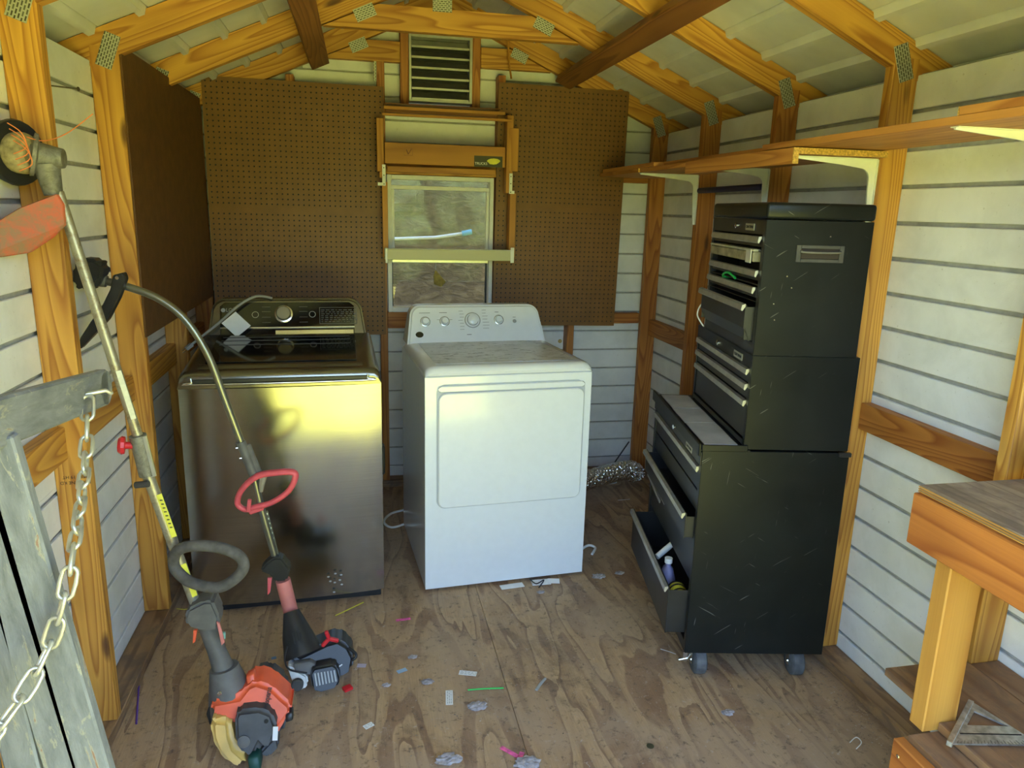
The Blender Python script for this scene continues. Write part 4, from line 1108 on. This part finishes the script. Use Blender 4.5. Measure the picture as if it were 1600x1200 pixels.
# wiring / socket on back wall, dark cable
MB().lathe([(.012, 0), (.010, .006), (0, .006)], axisM(Y(875, 533, YB-.001), (0, -1, 0)), 16).build('wall_knob', plain('brass', (.5, .38, .15), .4, .7), None, label='small brass fitting on the back wall just right of the dryer', cat='fitting')

# ------------------------------------------------------------------ dryer duct
dpts = [(.955, -.50, .10), (1.03, -.38, .085), Y(945, 742, -.25), Y(985, 734, -.16), (1.52, -.20, .075)]
dpts = [Vector((p[0], p[1], max(p[2], .062))) for p in dpts]
pth = smooth_path(dpts, 22); rad = [.053+.004*sin(i*2.1) for i in range(len(pth))]
duct = MB().tube(pth, rad, 24).build('dryer_duct', FOIL, None, smooth=80, label='silver foil flexible duct on the floor right of the dryer', cat='duct')
tb('black_strap', [Y(983, 690, .02), Y(958, 726, .0)], .004, BLK, None, 6, label='dark strap slanting on the back wall above the foil duct', cat='strap')
tb('white_cable', smooth_path([Z(640, 795, .01), Z(612, 802, .006), Z(600, 815, .005), Z(612, 824, .005), Z(634, 818, .01)], 6), .006, PAPER, None, 8, label='white cord looped on the floor between washer and dryer', cat='cord')
# washer's cord with folded tag hanging over the console
cpts = [Y(425, 466, -.60), Y(400, 463, -.63), Y(372, 478, -.66), Y(345, 502, -.685), Y(320, 522, -.72), Y(300, 538, -.75)]
pc = thing('power_cord', 'grey power cord draped over the washer console with a white folded paper tag', 'cord', cpts[2])
tb('cable', smooth_path(cpts, 6), .0055, CORDG, pc, 8)
a = cpts[-1]; MB().bar(a, a+(a-cpts[-2]).normalized()*.03, .018, .014).build('plug', CORDG, pc)
for s in (-.005, .005): MB().bar(a+(a-cpts[-2]).normalized()*.03+Vector((0, 0, s)), a+(a-cpts[-2]).normalized()*.048+Vector((0, 0, s)), .003, .0015).build('prong', CHROME, pc)
MB().prism([Y(368, 487, -.675), Y(392, 509, -.69), Y(370, 527, -.705), Y(346, 505, -.69)], (0, .0015, 0)).build('paper_tag', PAPER, pc)

# nail on the left wall
na = X(75, 134, XL-.05); MB().tube([X(72, 133, SL+.0), X(122, 139, XL-.02)], .0022, 6).lathe([(.006, 0), (.006, .0015), (0, .0015)], axisM(X(122, 139, XL-.02), (1, -.3, 0)), 10).build('nail', NAIL, None, label='long bare nail sticking out of the upper left wall', cat='nail')

# lumber stamp on near left stud
st = Y(118, 754, -ST*3-.0008)
for k, (s, dz) in enumerate((('No.2 PINE KD', 0), ('MILL 19 HT', .016))):
    M = Matrix.Translation((st.x+.0, -ST*3-.0006, st.z+dz)) @ Matrix.Rotation(pi/2, 4, 'X') @ Matrix.Rotation(pi, 4, 'Z')
    text('lumber_stamp', s, .0125, M, BLKM, wl, ext=.0002, local=False)

# ------------------------------------------------------------------ trimmer with orange engine
TA = thing('orange_string_trimmer', 'string trimmer with orange engine and worn metal shaft leaning on the left wall stud', 'string trimmer', Z(395, 1130, 0))
def Pt(u, v, y): return Y(u, v, y)
sa = Pt(91, 300, -1.96); sb = Pt(215, 680, -1.945); sc_ = Pt(231, 742, -1.94); sd = Pt(311, 958, -1.93)
tb('upper_shaft', [sa, sb], .0125, PIPE, TA, 16)
tb('lower_shaft', [sc_, sd], .0150, PIPE, TA, 16)
tb('coupler', [sb, sc_], .0215, CAST, TA, 16)
cdir = (sc_-sb).normalized()
MB().bar(sb+Vector((.018, -.012, 0)), sc_+Vector((.018, -.012, 0)), .006, .012, (1, 0, 0)).build('coupler_flange', ALU, TA)
MB().lathe([(.009, -.002), (.010, .03), (0, .03)], axisM(Pt(212, 696, -1.95), (-1, -.15, .1)), 12).lathe([(0, .026), (.022, .028), (.024, .036), (.018, .044), (0, .044)], axisM(Pt(214, 696, -1.95), (-1, -.15, .1)) , 10).build('coupler_knob', RED, TA, smooth=30)
MB().tube([Pt(212, 758, -1.955), Pt(232, 756, -1.965)], .009, 12).build('clamp_bolt', GREYPD, TA, smooth=40)
# labels wrapped on the shaft
def strip(name, p, q, mat, off, w=.012, par=None):
    b = MB(); b.bar(Vector(p)+off, Vector(q)+off, w, .0012, off.normalized(), .0003); return b.build(name, mat, par)
tocam = Vector((.27, -.92, .28)).normalized()
strip('cream_sticker', Pt(185, 580, -1.948), Pt(209, 655, -1.946), CLAB, tocam*.0126, .013, TA)
strip('yellow_sticker', Pt(248, 772, -1.937), Pt(272, 838, -1.934), YLAB, tocam*.0152, .014, TA)
strip('yellow_sticker', Pt(286, 880, -1.932), Pt(304, 930, -1.930), YLAB, tocam*.0152, .014, TA)
for (a0, a1) in (((186, 580), (208, 655)), ((249, 775), (271, 835))):
    b = MB()
    for k in range(8):
        t = .1+k*.1; p = Pt(a0[0]+(a1[0]-a0[0])*t, a0[1]+(a1[1]-a0[1])*t, -1.942); b.bar(p+tocam*.0165+Vector((-.003, 0, 0)), p+tocam*.0165+Vector((.004, 0, 0)), .003, .0006, tocam)
    b.build('sticker_print', BLK, TA)
# loop handle
lp = [(272, 884), (276, 862), (300, 853), (340, 855), (370, 866), (381, 882), (372, 900), (345, 917), (315, 915), (290, 905)]
lw = []
for i, (u, v) in enumerate(lp): lw.append(Pt(u, v, -1.95-.05*sin(i/len(lp)*pi)))
tb('loop_handle', smooth_path(lw, 6, True), .0155, FOAM, TA, 12, closed=True)
# throttle grip
MB().prism([Pt(287, 968, -1.98), Pt(292, 953, -1.98), Pt(318, 940, -1.98), Pt(332, 940, -1.98), Pt(343, 965, -1.98), Pt(341, 985, -1.98), Pt(318, 988, -1.98), Pt(292, 980, -1.98)], (0, .075, 0), .008, 2).build('throttle_grip', GREYPL, TA, smooth=40)
MB().prism([Pt(302, 985, -1.95), Pt(308, 985, -1.95), Pt(305, 1003, -1.96), Pt(301, 1006, -1.96)], (0, .008, 0), .001).build('throttle_trigger', ORANGE, TA)
MB().prism([Pt(338, 972, -1.985), Pt(343, 975, -1.985), Pt(351, 1004, -1.995), Pt(346, 1009, -1.995)], (0, .008, 0), .001).build('lever', PINKW, TA)
MB().box(Pt(346, 990, -1.96), Pt(353, 996, -1.95), .001).build('green_switch', plain('pale_green', (.25, .5, .42), .5), TA)
nk = [Pt(322, 975, -1.935), Pt(338, 1015, -1.935), Pt(352, 1052, -1.945)]
tb('neck', nk, [.023, .025, .031], GREYPL, TA, 16)
cn = [Pt(350, 1042, -1.945), Pt(357, 1070, -1.95), Pt(364, 1108, -1.96)]
tb('clutch_cone', cn, [.040, .054, .068], GREYPL, TA, 20)
MB().lathe([(.006, 0), (.004, .002), (0, .002)], axisM(cn[1]+Vector((-.015, -.052, .01)), (0, -1, .3)), 10).build('screw', CHROME, TA)
def ey(v): return -1.955-(v-1060)/140*.10
def E3(u, v, dy=0): return Y(u, v, ey(v)+dy)
def slab(name, pts, dy, depth, mat, par, bev=.012, seg=3, fy=E3, **k):
    P = [fy(u, v, dy) for u, v in pts]
    for p in P: p.z = max(p.z, .004)
    return MB().prism(P, (0, depth, -.0), bev, seg).build(name, mat, par, smooth=50, **k)
slab('back_cover', [(395, 1062), (420, 1056), (445, 1075), (452, 1110), (442, 1150), (400, 1160), (385, 1100)], .035, .09, GREYPD, TA)
slab('engine_housing', [(327, 1118), (330, 1098), (372, 1090), (386, 1072), (400, 1066), (425, 1074), (441, 1090), (455, 1102), (456, 1113), (440, 1135), (432, 1155), (400, 1150), (360, 1130)], -.035, .10, ORANGE, TA, .012)
slab('housing_neck', [(384, 1058), (397, 1052), (400, 1072), (388, 1078)], -.02, .03, ORANGE, TA, .003, 1)
slab('muffler_cover', [(366, 1122), (372, 1112), (405, 1108), (425, 1116), (434, 1140), (424, 1165), (412, 1174), (404, 1166), (395, 1184), (380, 1182), (368, 1165)], -.062, .07, GREYPD, TA, .010)
slab('fuel_tank', [(327, 1130), (338, 1124), (360, 1126), (362, 1150), (368, 1168), (388, 1186), (378, 1204), (356, 1198), (338, 1178), (329, 1155)], -.050, .075, YTANK, TA, .014)
slab('side_foot', [(410, 1172), (432, 1148), (436, 1168), (420, 1186), (402, 1180)], -.02, .05, GREYPD, TA, .006)
slab('pull_grip', [(446, 1118), (457, 1112), (458, 1126), (446, 1130)], -.03, .03, BLK, TA, .003, 1)
slab('green_cap', [(386, 1186), (404, 1182), (408, 1204), (390, 1208)], -.055, .05, plain('dark_green', (.01, .06, .045), .5), TA, .004, 1)
slab('intake_grille', [(322, 1116), (332, 1094), (336, 1112), (328, 1134)], .0, .06, BLKM, TA, .002, 1)
c = E3(396, 1117, 0); 
MB().lathe([(.017, 0), (.017, .002), (.012, .003), (.012, .002), (.006, .003), (0, .003)], axisM(E3(381, 1159, -.064), (0, -1, .25)), 24).build('cover_boss', GREYPL, TA, smooth=40)
MB().lathe([(.006, 0), (.006, .001), (0, .001)], axisM(E3(416, 1127, -.064), (0, -1, .25)), 14).build('cover_hole', BLKM, TA)
p0 = E3(429, 1146, -.0655); MB().bar(p0+Vector((0, -.001, -.022)), p0+Vector((.004, -.001, .022)), .0008, .014, (1, 0, 0)).build('white_sticker', PAPER, TA)
Mt = Matrix.Translation(E3(418, 1090, -.0375)+Vector((0, -.003, .001))) @ Matrix.Rotation(radians(70), 4, 'X') @ Matrix.Rotation(radians(78), 4, 'Z')
text('brand_print', 'Husqvarna', .023, Mt, BLK, TA, ext=.0015, local=False, sx=.6)
# gearbox, cutter head, guard
MB().tube([Pt(84, 305, -1.96), Pt(76, 272, -1.962), Pt(72, 255, -1.965)], [.020, .026, .030], 16).build('gear_neck', CAST, TA, smooth=50)
MB().tube([Pt(100, 248, -1.965), Pt(78, 246, -1.966), Pt(50, 240, -1.97)], [.022, .028, .030], 16).build('gearbox', CAST, TA, smooth=50)
ax_ = (Pt(35, 236, -1.985)-Pt(78, 246, -1.966)).normalized()
MB().lathe([(0, 0), (.028, 0), (.048, .004), (.050, .012), (.030, .016), (0, .016)], axisM(Pt(60, 243, -1.97), ax_), 24).build('gear_flange', CAST, TA, smooth=40)
hm_ = axisM(Pt(44, 240, -1.975), Vector((-.86, .42, .05)))
MB().lathe([(0, -.018), (.030, -.018), (.040, -.004), (.047, .012), (.046, .030), (0, .030)], hm_, 22).build('cutter_core', TANDIRT, TA, smooth=40)
MB().lathe([(0, .030), (.058, .0302), (.072, .026), (.075, .034), (.070, .050), (.040, .058), (0, .058)], hm_, 28).build('cutter_head_rim', BLK, TA, smooth=40)
b = MB()
for k in range(4):
    c0 = Pt(30+k*3, 215+k*9, -2.035); b.tube(smooth_path([c0+Vector((-.02, 0, .03)), c0+Vector((.01, -.012, .01)), c0+Vector((.015, -.008, -.02)), c0+Vector((-.015, 0, -.035))], 4), .0013, 5)
b.build('line_coils', CORDO, TA)
tb('trimmer_line', smooth_path([Pt(42, 214, -2.03), Pt(70, 220, -1.98), Pt(105, 208, -1.93), Pt(145, 178, -1.88)], 8), .0013, CORDO, TA, 5)
gp = [(-30, 362), (30, 325), (88, 303), (98, 320), (100, 352), (80, 372), (45, 395), (0, 402), (-35, 405)]
P = [Pt(u, v, -1.985-.0007*max(0, 95-u)) for u, v in gp]
mb = MB().prism(P, (.004, .006, 0), .0015); mb.build('guard', GUARD, TA)
mb = MB(); mb.prism([Pt(-30, 362, -1.99), Pt(30, 325, -1.99), Pt(88, 303, -1.99), Pt(92, 306, -1.91), Pt(32, 331, -1.91), Pt(-28, 368, -1.91)], (0, 0, -.004)).build('guard_lip', GUARD, TA)
MB().tube([Pt(62, 330, -2.005), Pt(48, 365, -2.01), Pt(38, 394, -2.015)], .005, 8).build('guard_rib', ORANGE, TA, smooth=50)
MB().box(Pt(84, 308, -1.99), Pt(104, 330, -1.94), .004).build('guard_clamp', PIPE, TA)

# ------------------------------------------------------------------ trimmer with curved shaft and black engine
TBt = thing('black_string_trimmer', 'string trimmer with curved grey shaft and black engine in front of the washer', 'string trimmer', Z(500, 1075, 0))
cs = [(440, 905, -1.60), (410, 800, -1.60), (395, 740, -1.60), (372, 678, -1.60), (350, 620, -1.60), (325, 555, -1.60), (290, 500, -1.60), (250, 468, -1.60), (205, 450, -1.60), (160, 438, -1.60)]
pp = smooth_path([Pt(*c) for c in cs], 6)
tb('shaft', pp, .0115, PIPE2, TBt, 14)
i0 = [Pt(405, 770, -1.574), Pt(385, 700, -1.553)]
tb('shaft_sleeve', [Pt(399, 748, -1.60), Pt(376, 690, -1.60)], .0155, GREYPL, TBt, 14)
MB().bar(Pt(400, 745, -1.60)+Vector((.014, 0, 0)), Pt(379, 695, -1.60)+Vector((.014, 0, 0)), .012, .02, (1, 0, 0), .003).build('sleeve_clamp', GREYPL, TBt)
for q in ((368, 700), (374, 716)): MB().lathe([(.004, 0), (.003, .006), (0, .006)], axisM(Pt(*q, -1.61)+Vector((.006, 0, 0)), (-1, -.5, 0)), 10).build('bolt', CHROME, TBt)
# D handle
hp = [(371, 786), (378, 765), (402, 744), (435, 738), (458, 738), (461, 748), (450, 768), (425, 785), (400, 792), (383, 796)]
hw_ = [Pt(u, v, -1.60-.03*sin(i/9*pi)) for i, (u, v) in enumerate(hp)]
MB().tube(smooth_path(hw_, 5, True), .0095, 10, closed=True, flat=1.4).build('d_handle', PINKRED, TBt, smooth=50)
MB().bar(Pt(389, 798, -1.60), Pt(412, 790, -1.60), .030, .022, (0, 0, 1), .004).build('handle_clamp', PINKRED, TBt)
MB().bar(Pt(388, 800, -1.615), Pt(390, 780, -1.615), .010, .012, (1, 0, 0), .002).build('clamp_tab', PINKRED, TBt)
MB().tube([Pt(412, 742, -1.615), Pt(409, 755, -1.615), Pt(408, 768, -1.61)], [.012, .010, .006], 8).build('tape_scrap', plain('old_tape', (.28, .25, .18), .6), TBt)
strip('shaft_label', Pt(415, 798, -1.582), Pt(434, 872, -1.595), BLK, tocam*.0118, .011, TBt)
b = MB()
for k in range(9):
    t = .06+k*.1; p = Pt(415+19*t, 798+74*t, -1.588); b.bar(p+tocam*.0128+Vector((-.003, 0, 0)), p+tocam*.0128+Vector((.003, 0, 0)), .006, .0005, tocam)
b.build('label_print', plain('label_blue_yellow', (.55, .60, .45), .5, var=.5, vs=90), TBt)
# grip, trigger, pink tube
MB().prism([Pt(406, 893, -1.63), Pt(416, 880, -1.63), Pt(428, 872, -1.63), Pt(440, 872, -1.63), Pt(454, 890, -1.63), Pt(448, 908, -1.63), Pt(430, 910, -1.63), Pt(424, 900, -1.63)], (0, .05, 0), .006, 2).build('throttle_grip', BLK, TBt, smooth=40)
MB().prism([Pt(418, 903, -1.61), Pt(425, 903, -1.61), Pt(422, 926, -1.62), Pt(418, 930, -1.62)], (0, .007, 0), .001).build('trigger', PINKRED, TBt)
tb('grip_sleeve', [Pt(442, 906, -1.605), Pt(455, 958, -1.61)], .0245, PINKW, TBt, 16)
def by(v): return -1.625-(v-950)/130*.13
def E4(u, v, dy=0): return Y(u, v, by(v)+dy)
tb('engine_cone', [E4(455, 955), E4(464, 990), E4(474, 1022)], [.026, .048, .064], BLK, TBt, 18)
slab('starter_housing', [(446, 1010), (470, 1024), (510, 1005), (528, 1000), (545, 1010), (554, 1028), (550, 1050), (530, 1062), (500, 1064), (460, 1044), (452, 1030)], -.03, .09, BLK, TBt, .012, 3, E4)
slab('cylinder_fins', [(458, 1038), (484, 1034), (500, 1042), (494, 1056), (462, 1052)], -.045, .03, GREYPL, TBt, .002, 1, E4)
slab('air_filter_cover', [(484, 1054), (490, 1044), (520, 1038), (528, 1044), (532, 1064), (526, 1076), (498, 1084), (488, 1078)], -.062, .045, BLK, TBt, .007, 3, E4)
b = MB()
for k in range(7):
    u = 492+k*5; p = E4(u, 1052-k*.8, -.0635); q = E4(u+3, 1072-k*1.2, -.0635); b.bar(p, q, .0045, .0006, tocam)
b.build('cover_print', GREYT, TBt)
slab('fuel_tank', [(448, 1042), (462, 1046), (480, 1056), (482, 1070), (474, 1080), (460, 1078), (455, 1062)], -.045, .05, TANK, TBt, .006, 2, E4)
MB().lathe([(0, 0), (.019, 0), (.019, .014), (.016, .017), (0, .017)], axisM(E4(465, 1068, -.05), (0, -1, .15)), 20).build('fuel_cap', GREYPD, TBt, smooth=35)
b = MB(); c = E4(514, 998, -.04)
for a_ in (90, 210, 330):
    b.bar(c, c+Vector((cos(radians(a_+15))*.032, -.004, sin(radians(a_+15))*.032)), .012, .014, (0, -1, 0), .003)
b.build('choke_knob', RED, TBt)
for q in ((463, 985), (469, 988), (457, 990)): MB().bar(E4(*q, -.052), E4(q[0]+4, q[1]+16, -.06), .004, .003, tocam).build('cooling_slot', BLKM, TBt)
tb('pull_handle', smooth_path([E4(545, 1012, -.02), E4(556, 1022, -.03), E4(553, 1030, -.03), E4(543, 1032, -.02)], 5), .005, BLK, TBt, 8)
tb('ignition_wire', smooth_path([E4(449, 1010, -.045), E4(445, 1030, -.05), E4(452, 1046, -.055), E4(480, 1052, -.06)], 5), .003, BLK, TBt, 6)
p0 = E4(529, 1042, -.035); MB().bar(p0, p0+Vector((.012, 0, .008)), .004, .001, tocam).build('white_mark', PAPER, TBt)
# head and arm guard at the upper end
hc = Pt(140, 435, -1.60)
MB().tube([Pt(167, 440, -1.60), Pt(155, 437, -1.60)], [.017, .020], 14).build('head_collar', GREYPL, TBt, smooth=40)
MB().prism([Pt(112, 418, -1.65), Pt(124, 403, -1.65), Pt(150, 405, -1.65), Pt(162, 415, -1.65), Pt(158, 436, -1.65), Pt(148, 452, -1.65), Pt(126, 456, -1.65), Pt(112, 446, -1.65)], (-.0, .07, 0), .010, 2).build('cutter_head', BLK, TBt, smooth=40)
ga = [(176, 430), (192, 426), (196, 436), (186, 465), (168, 500), (145, 525), (125, 546), (124, 530), (140, 505), (158, 480), (172, 452)]
MB().prism([Pt(u, v, -1.65) for u, v in ga], (0, .035, 0), .003).build('guard_arm', BLK, TBt)
MB().lathe([(.006, 0), (.005, .003), (0, .003)], axisM(Pt(183, 434, -1.652), (0, -1, 0)), 12).build('guard_bolt', CHROME, TBt)

# ------------------------------------------------------------------ grey slatted bench on end, with chain
GY = -2.85
SB = thing('slatted_wooden_seat', 'weathered grey painted slatted wooden porch seat standing on end in the left foreground', 'wooden seat', (-.42, GY, 0))
def slat(c0, c1, w_, th_, y, name='slat', zt=None, ext0=0):
    p = Y(*c0, y); q = Y(*c1, y); d = (q-p); 
    low = p + d*((p.z-.004)/(-d.z)); top_ = p - d*ext0
    mb = MB(); mb.bar(top_, low+Vector((0, 0, .012)), w_, th_, (0, -1, 0), .003); return mb.build(name, PEEL, SB)
slat((42, 850), (146, 1200), .052, .024, GY, ext0=.42)
slat((6, 880), (100, 1200), .048, .024, GY, ext0=.28)
slat((-18, 960), (40, 1200), .048, .024, GY, ext0=.3)
slat((-75, 960), (-30, 1200), .048, .024, GY, ext0=.3)
MB().bar(Y(-80, 1020, GY+.026), Y(95, 962, GY+.026), .022, .034, (0, 0, 1), .002).build('cross_rail', PEEL, SB)
A0 = Y(166, 603, -2.40); A1 = Y(-95, 690, -3.0)
mb = MB(); mb.bar(A0+(A1-A0)*.035, A1, .022, .070, (0, 0, 1), .004); mb.build('arm_rest', PEEL, SB)
d_ = (A1-A0).normalized(); MB().lathe([(0, -.011), (.033, -.011), (.034, 0), (.033, .011), (0, .011)], axisM(A0+d_*.034, Vector((0, 0, 1)).cross(d_)), 24).build('arm_end', PEEL, SB, smooth=40)
MB().bar(Y(20, 690, GY-.02)+Vector((-.02, 0, .0)), Y(-60, 690, GY-.02), .05, .02, (0, 0, 1), .002).build('top_rail', PEEL, SB)
hk = Y(140, 612, -2.53)
MB().tube([hk+Vector((.0, -.02, .0)), hk+Vector((.03, -.01, .004)), hk+Vector((.036, 0, -.004))], .004, 8).build('hook', ZINC, SB, smooth=50)
# chain
CH = thing('steel_chain', 'zinc steel chain hanging from the hook on the grey wooden seat arm', 'chain', Y(110, 900, -2.5))
cpx = [(137, 618, -2.555), (135, 700, -2.62), (128, 770, -2.72), (116, 850, -2.84), (111, 890, -2.875), (96, 950, -2.885), (76, 1012, -2.89), (52, 1060, -2.92), (18, 1112, -2.95), (-25, 1165, -2.98), (-70, 1205, -3.0)]
cp_ = smooth_path([Y(*c) for c in cpx], 12)
ds = [0]
for a, b in zip(cp_, cp_[1:]): ds.append(ds[-1]+(b-a).length)
def along(s):
    for i in range(len(ds)-1):
        if ds[i+1] >= s: t = (s-ds[i])/(ds[i+1]-ds[i]); return cp_[i].lerp(cp_[i+1], t)
    return cp_[-1]
s = 0; k = 0; link = .048; pitch = .038
while s < ds[-1]-link:
    p = along(s); q = along(s+link); c = (p+q)/2; d = (q-p).normalized()
    side = d.cross(Vector((0, 1, 0))).normalized()
    n_ = side if k % 2 == 0 else (side*.35+d.cross(side)*.94).normalized()
    ring = []
    for j in range(16):
        a = 2*pi*j/16; hl = link/2-.012
        ring.append(c + d*(hl*(1 if sin(a) > 0 else -1)*(1 if abs(sin(a)) > .01 else 0) + .0115*sin(a)) + n_*.0105*cos(a))
    MB().tube(ring, .0032, 8, closed=True).build('chain_link', ZINC, CH, smooth=60)
    s += pitch; k += 1

# ------------------------------------------------------------------ litter on the floor
def strip_paper(name, u, v, l, w_, ang, mat, lab, cat, z=.0008, group=None, th_=.0008):
    c = Z(u, v, z); t = MB(); M = Matrix.Translation(c) @ Matrix.Rotation(ang, 4, 'Z')
    b2 = MB(); b2.box((-l/2, -w_/2, -.0002), (l/2, w_/2, th_), 0, M)
    o = b2.build(name, mat, None, label=lab, cat=cat); return o
GRN = plain('green_tie', (.05, .55, .12), .4); PNK = plain('pink_wrapper', (.80, .12, .35), .5, var=.4, vs=60); PUR = plain('purple_tie', (.10, .03, .25), .4)
def printed(name, u, v, l, w_, ang, lab):
    c = Z(u, v, .001); t = thing(name, lab, 'paper slip', c, ang)
    MB().box((-l/2, -w_/2, 0), (l/2, w_/2, .0008)).build('slip', PAPER, t, local=True)
    b = MB(); rr = random.Random(int(u))
    for j in range(3):
        x = -l*.42
        while x < l*.4:
            k = rr.uniform(.004, .012); b.box((x, -w_*.3+j*w_*.25, .0009), (x+k, -w_*.3+j*w_*.25+w_*.08, .0011)); x += k+.004
    b.build('printing', GREYT, t, local=True)
printed('paper_slip', 702, 1090, .072, .023, radians(84), 'white printed paper slip lying lengthwise on the floor near the front')
printed('paper_slip', 731, 1052, .060, .024, radians(-18), 'white printed paper slip lying crosswise on the floor, the farther one')
printed('paper_slip', 576, 1134, .030, .020, radians(30), 'tiny white paper square on the floor right of the orange engine')
def tie(name, pts, r, mat, lab, cat='zip tie'): return MB().tube(smooth_path([Z(u, v, .003) for u, v in pts], 5), r, 6, flat=.6).build(name, mat, None, smooth=50, label=lab, cat=cat)
tie('green_strip', [(731, 1078), (758, 1076), (787, 1075)], .0035, GRN, 'bright green plastic strip on the middle of the floor', 'plastic strip')
tie('purple_tie', [(217, 1072), (215, 1100), (213, 1131)], .0030, PUR, 'dark purple zip tie on the floor by the left sole plate')
tie('yellow_tie', [(524, 962), (545, 952), (568, 941)], .0028, YLAB, 'yellow zip tie with dark middle just in front of the washer')
tie('yellow_string', [(276, 951), (290, 952), (304, 948)], .002, YLAB, 'yellow string by the washer left foot beside the trimmer')
tie('clear_pen_cap', [(838, 1078), (845, 1068), (852, 1060)], .0055, GREYT, 'small grey clear pen cap on the floor in front of the dryer', 'pen cap')
tie('thin_rod', [(1032, 1014), (1045, 1018), (1056, 1022)], .0014, PAPER, 'thin pale stick on the floor left of the front caster', 'stick')
strip_paper('pink_wrapper', 630, 968, .055, .014, .1, PNK, 'pink patterned wrapper on the floor below the dryer corner', 'wrapper')
strip_paper('pink_wrapper', 796, 1175, .062, .014, radians(-48), PNK, 'pink wrapper strip at the bottom edge of the floor', 'wrapper')
strip_paper('pink_wrapper', 814, 1180, .025, .014, radians(60), PNK, 'short folded pink wrapper end beside a lint ball', 'wrapper')
strip_paper('blue_foil_scrap', 628, 1048, .034, .018, .4, plain('pale_blue_foil', (.30, .45, .60), .4), 'pale blue foil scrap on the floor right of the black trimmer', 'scrap')
strip_paper('blue_foil_scrap', 428, 1028, .016, .014, .2, plain('blue_bit', (.14, .25, .42), .5), 'small blue bit on the floor between the two trimmers', 'scrap')
strip_paper('red_scrap', 543, 1077, .028, .022, .5, RED, 'crumpled red plastic scrap beside the black trimmer', 'scrap', th_=.008)
strip_paper('lilac_scrap', 565, 1040, .030, .020, -.2, plain('pale_lilac', (.50, .42, .50), .6), 'pale lilac paper scrap right of the black trimmer', 'scrap')
MB().lathe([(0, 0), (.011, 0), (.011, .0015), (0, .0015)], Matrix.Translation(Z(1016, 1166, .0005)), 20).build('coin', plain('tarnished_coin', (.10, .10, .06), .5, .6), None, label='tarnished coin on the floor at lower right', cat='coin')
MB().tube(smooth_path([Z(1328, 1160, .002), Z(1338, 1152, .002), Z(1346, 1160, .002), Z(1338, 1170, .002)], 6), .0015, 6).build('wire_ring', PAPER, None, label='small white wire loop on the floor near the workbench', cat='wire')
def lint(u, v, r, lab, sd): MB().blob(Z(u, v, r*.22), (r, r*.62, r*.28), noise=.28, sub=3, seed=sd).build('lint_clump', LINT, None, label=lab, cat='lint')
lint(745, 1103, .030, 'grey lint clump just below the green strip', 1)
lint(700, 1186, .034, 'grey lint clump at the bottom edge of the floor, left one', 2)
lint(824, 1192, .036, 'grey lint clump at the bottom edge beside the pink wrapper', 3)
lint(645, 1026, .016, 'small grey lint tuft in front of the dryer left corner', 4)
lint(604, 1070, .014, 'small pale lint tuft between black trimmer and paper slips', 5)
lint(668, 1065, .020, 'flat brown-grey lint patch left of the paper slips', 6)
lint(1137, 1113, .020, 'pale lint tuft on the floor in front of the tool cabinet', 7)
lint(935, 900, .028, 'lint clump on the floor at the right foot of the dryer', 8)
lint(968, 895, .020, 'lint tuft farther right of the dryer by the open drawer', 9)
lint(845, 925, .016, 'lint tuft under the front edge of the dryer', 10)
mb = MB(); c = Z(825, 912, 0)
for k, (u, v, l, w_, a, z) in enumerate(((800, 916, .10, .035, .12, .001), (845, 910, .08, .04, .0, .005), (865, 908, .05, .03, -.2, .010))):
    mb.box((-l/2, -w_/2, 0), (l/2, w_/2, .002), 0, Matrix.Translation(Z(u, v, z)) @ Matrix.Rotation(a, 4, 'Z') @ Matrix.Rotation(.08*k, 4, 'X'))
mb.build('torn_cardboard', PAPER, None, label='torn white cardboard pieces sticking out under the dryer front', cat='cardboard')
tb('black_wire', smooth_path([Z(828, 905, .012), Z(838, 912, .016), Z(850, 906, .012), Z(842, 918, .006)], 5), .0025, BLK, None, 6, label='black wire curl in the torn cardboard under the dryer', cat='wire')
tb('white_hook', smooth_path([Z(908, 858, .012), Z(920, 852, .02), Z(930, 856, .01), Z(925, 866, .004)], 5), .006, PAPER, None, 8, label='white plastic hose hook on the floor at the dryer right side', cat='hook')
strip_paper('white_rag', 955, 754, .05, .04, .3, PAPER, 'white scrap on the floor under the foil duct', 'scrap', th_=.01)
strip_paper('white_straw', 975, 781, .07, .003, .05, PAPER, 'thin white straw on the floor in front of the foil duct', 'straw', th_=.002)
# uncountable crumbs
rr = random.Random(11); vs = []; fs = []
def crumb(c, s):
    n = len(vs)
    for _ in range(4): vs.append((c.x+rr.uniform(-s, s), c.y+rr.uniform(-s, s), rr.uniform(0, s*.6)))
    for f in ((0, 1, 2), (0, 1, 3), (0, 2, 3), (1, 2, 3)): fs.append(tuple(n+i for i in f))
for _ in range(1500):
    if rr.random() < .5:
        c = Vector((rr.uniform(XL+.02, XR-.02), rr.uniform(-2.6, -.3), 0))
    elif rr.random() < .5:
        c = Vector((XR-.02-abs(rr.gauss(0, .05)), rr.uniform(-2.5, -1.9), 0))
    else:
        c = Vector((rr.gauss(.2, .35), rr.gauss(-1.9, .22), 0))
    if XL < c.x < XR: crumb(c, rr.uniform(.0015, .0045))
me = bpy.data.meshes.new('floor_crumbs'); me.from_pydata(vs, [], fs); 
me.materials.append(plain('crumbs', (.36, .30, .25), .9, var=.9, vs=25))
o = bpy.data.objects.new('floor_crumbs', me); C.objects.link(o); tag(o, 'fine dust crumbs and wood chips scattered on the plywood floor', 'debris', kind='stuff')
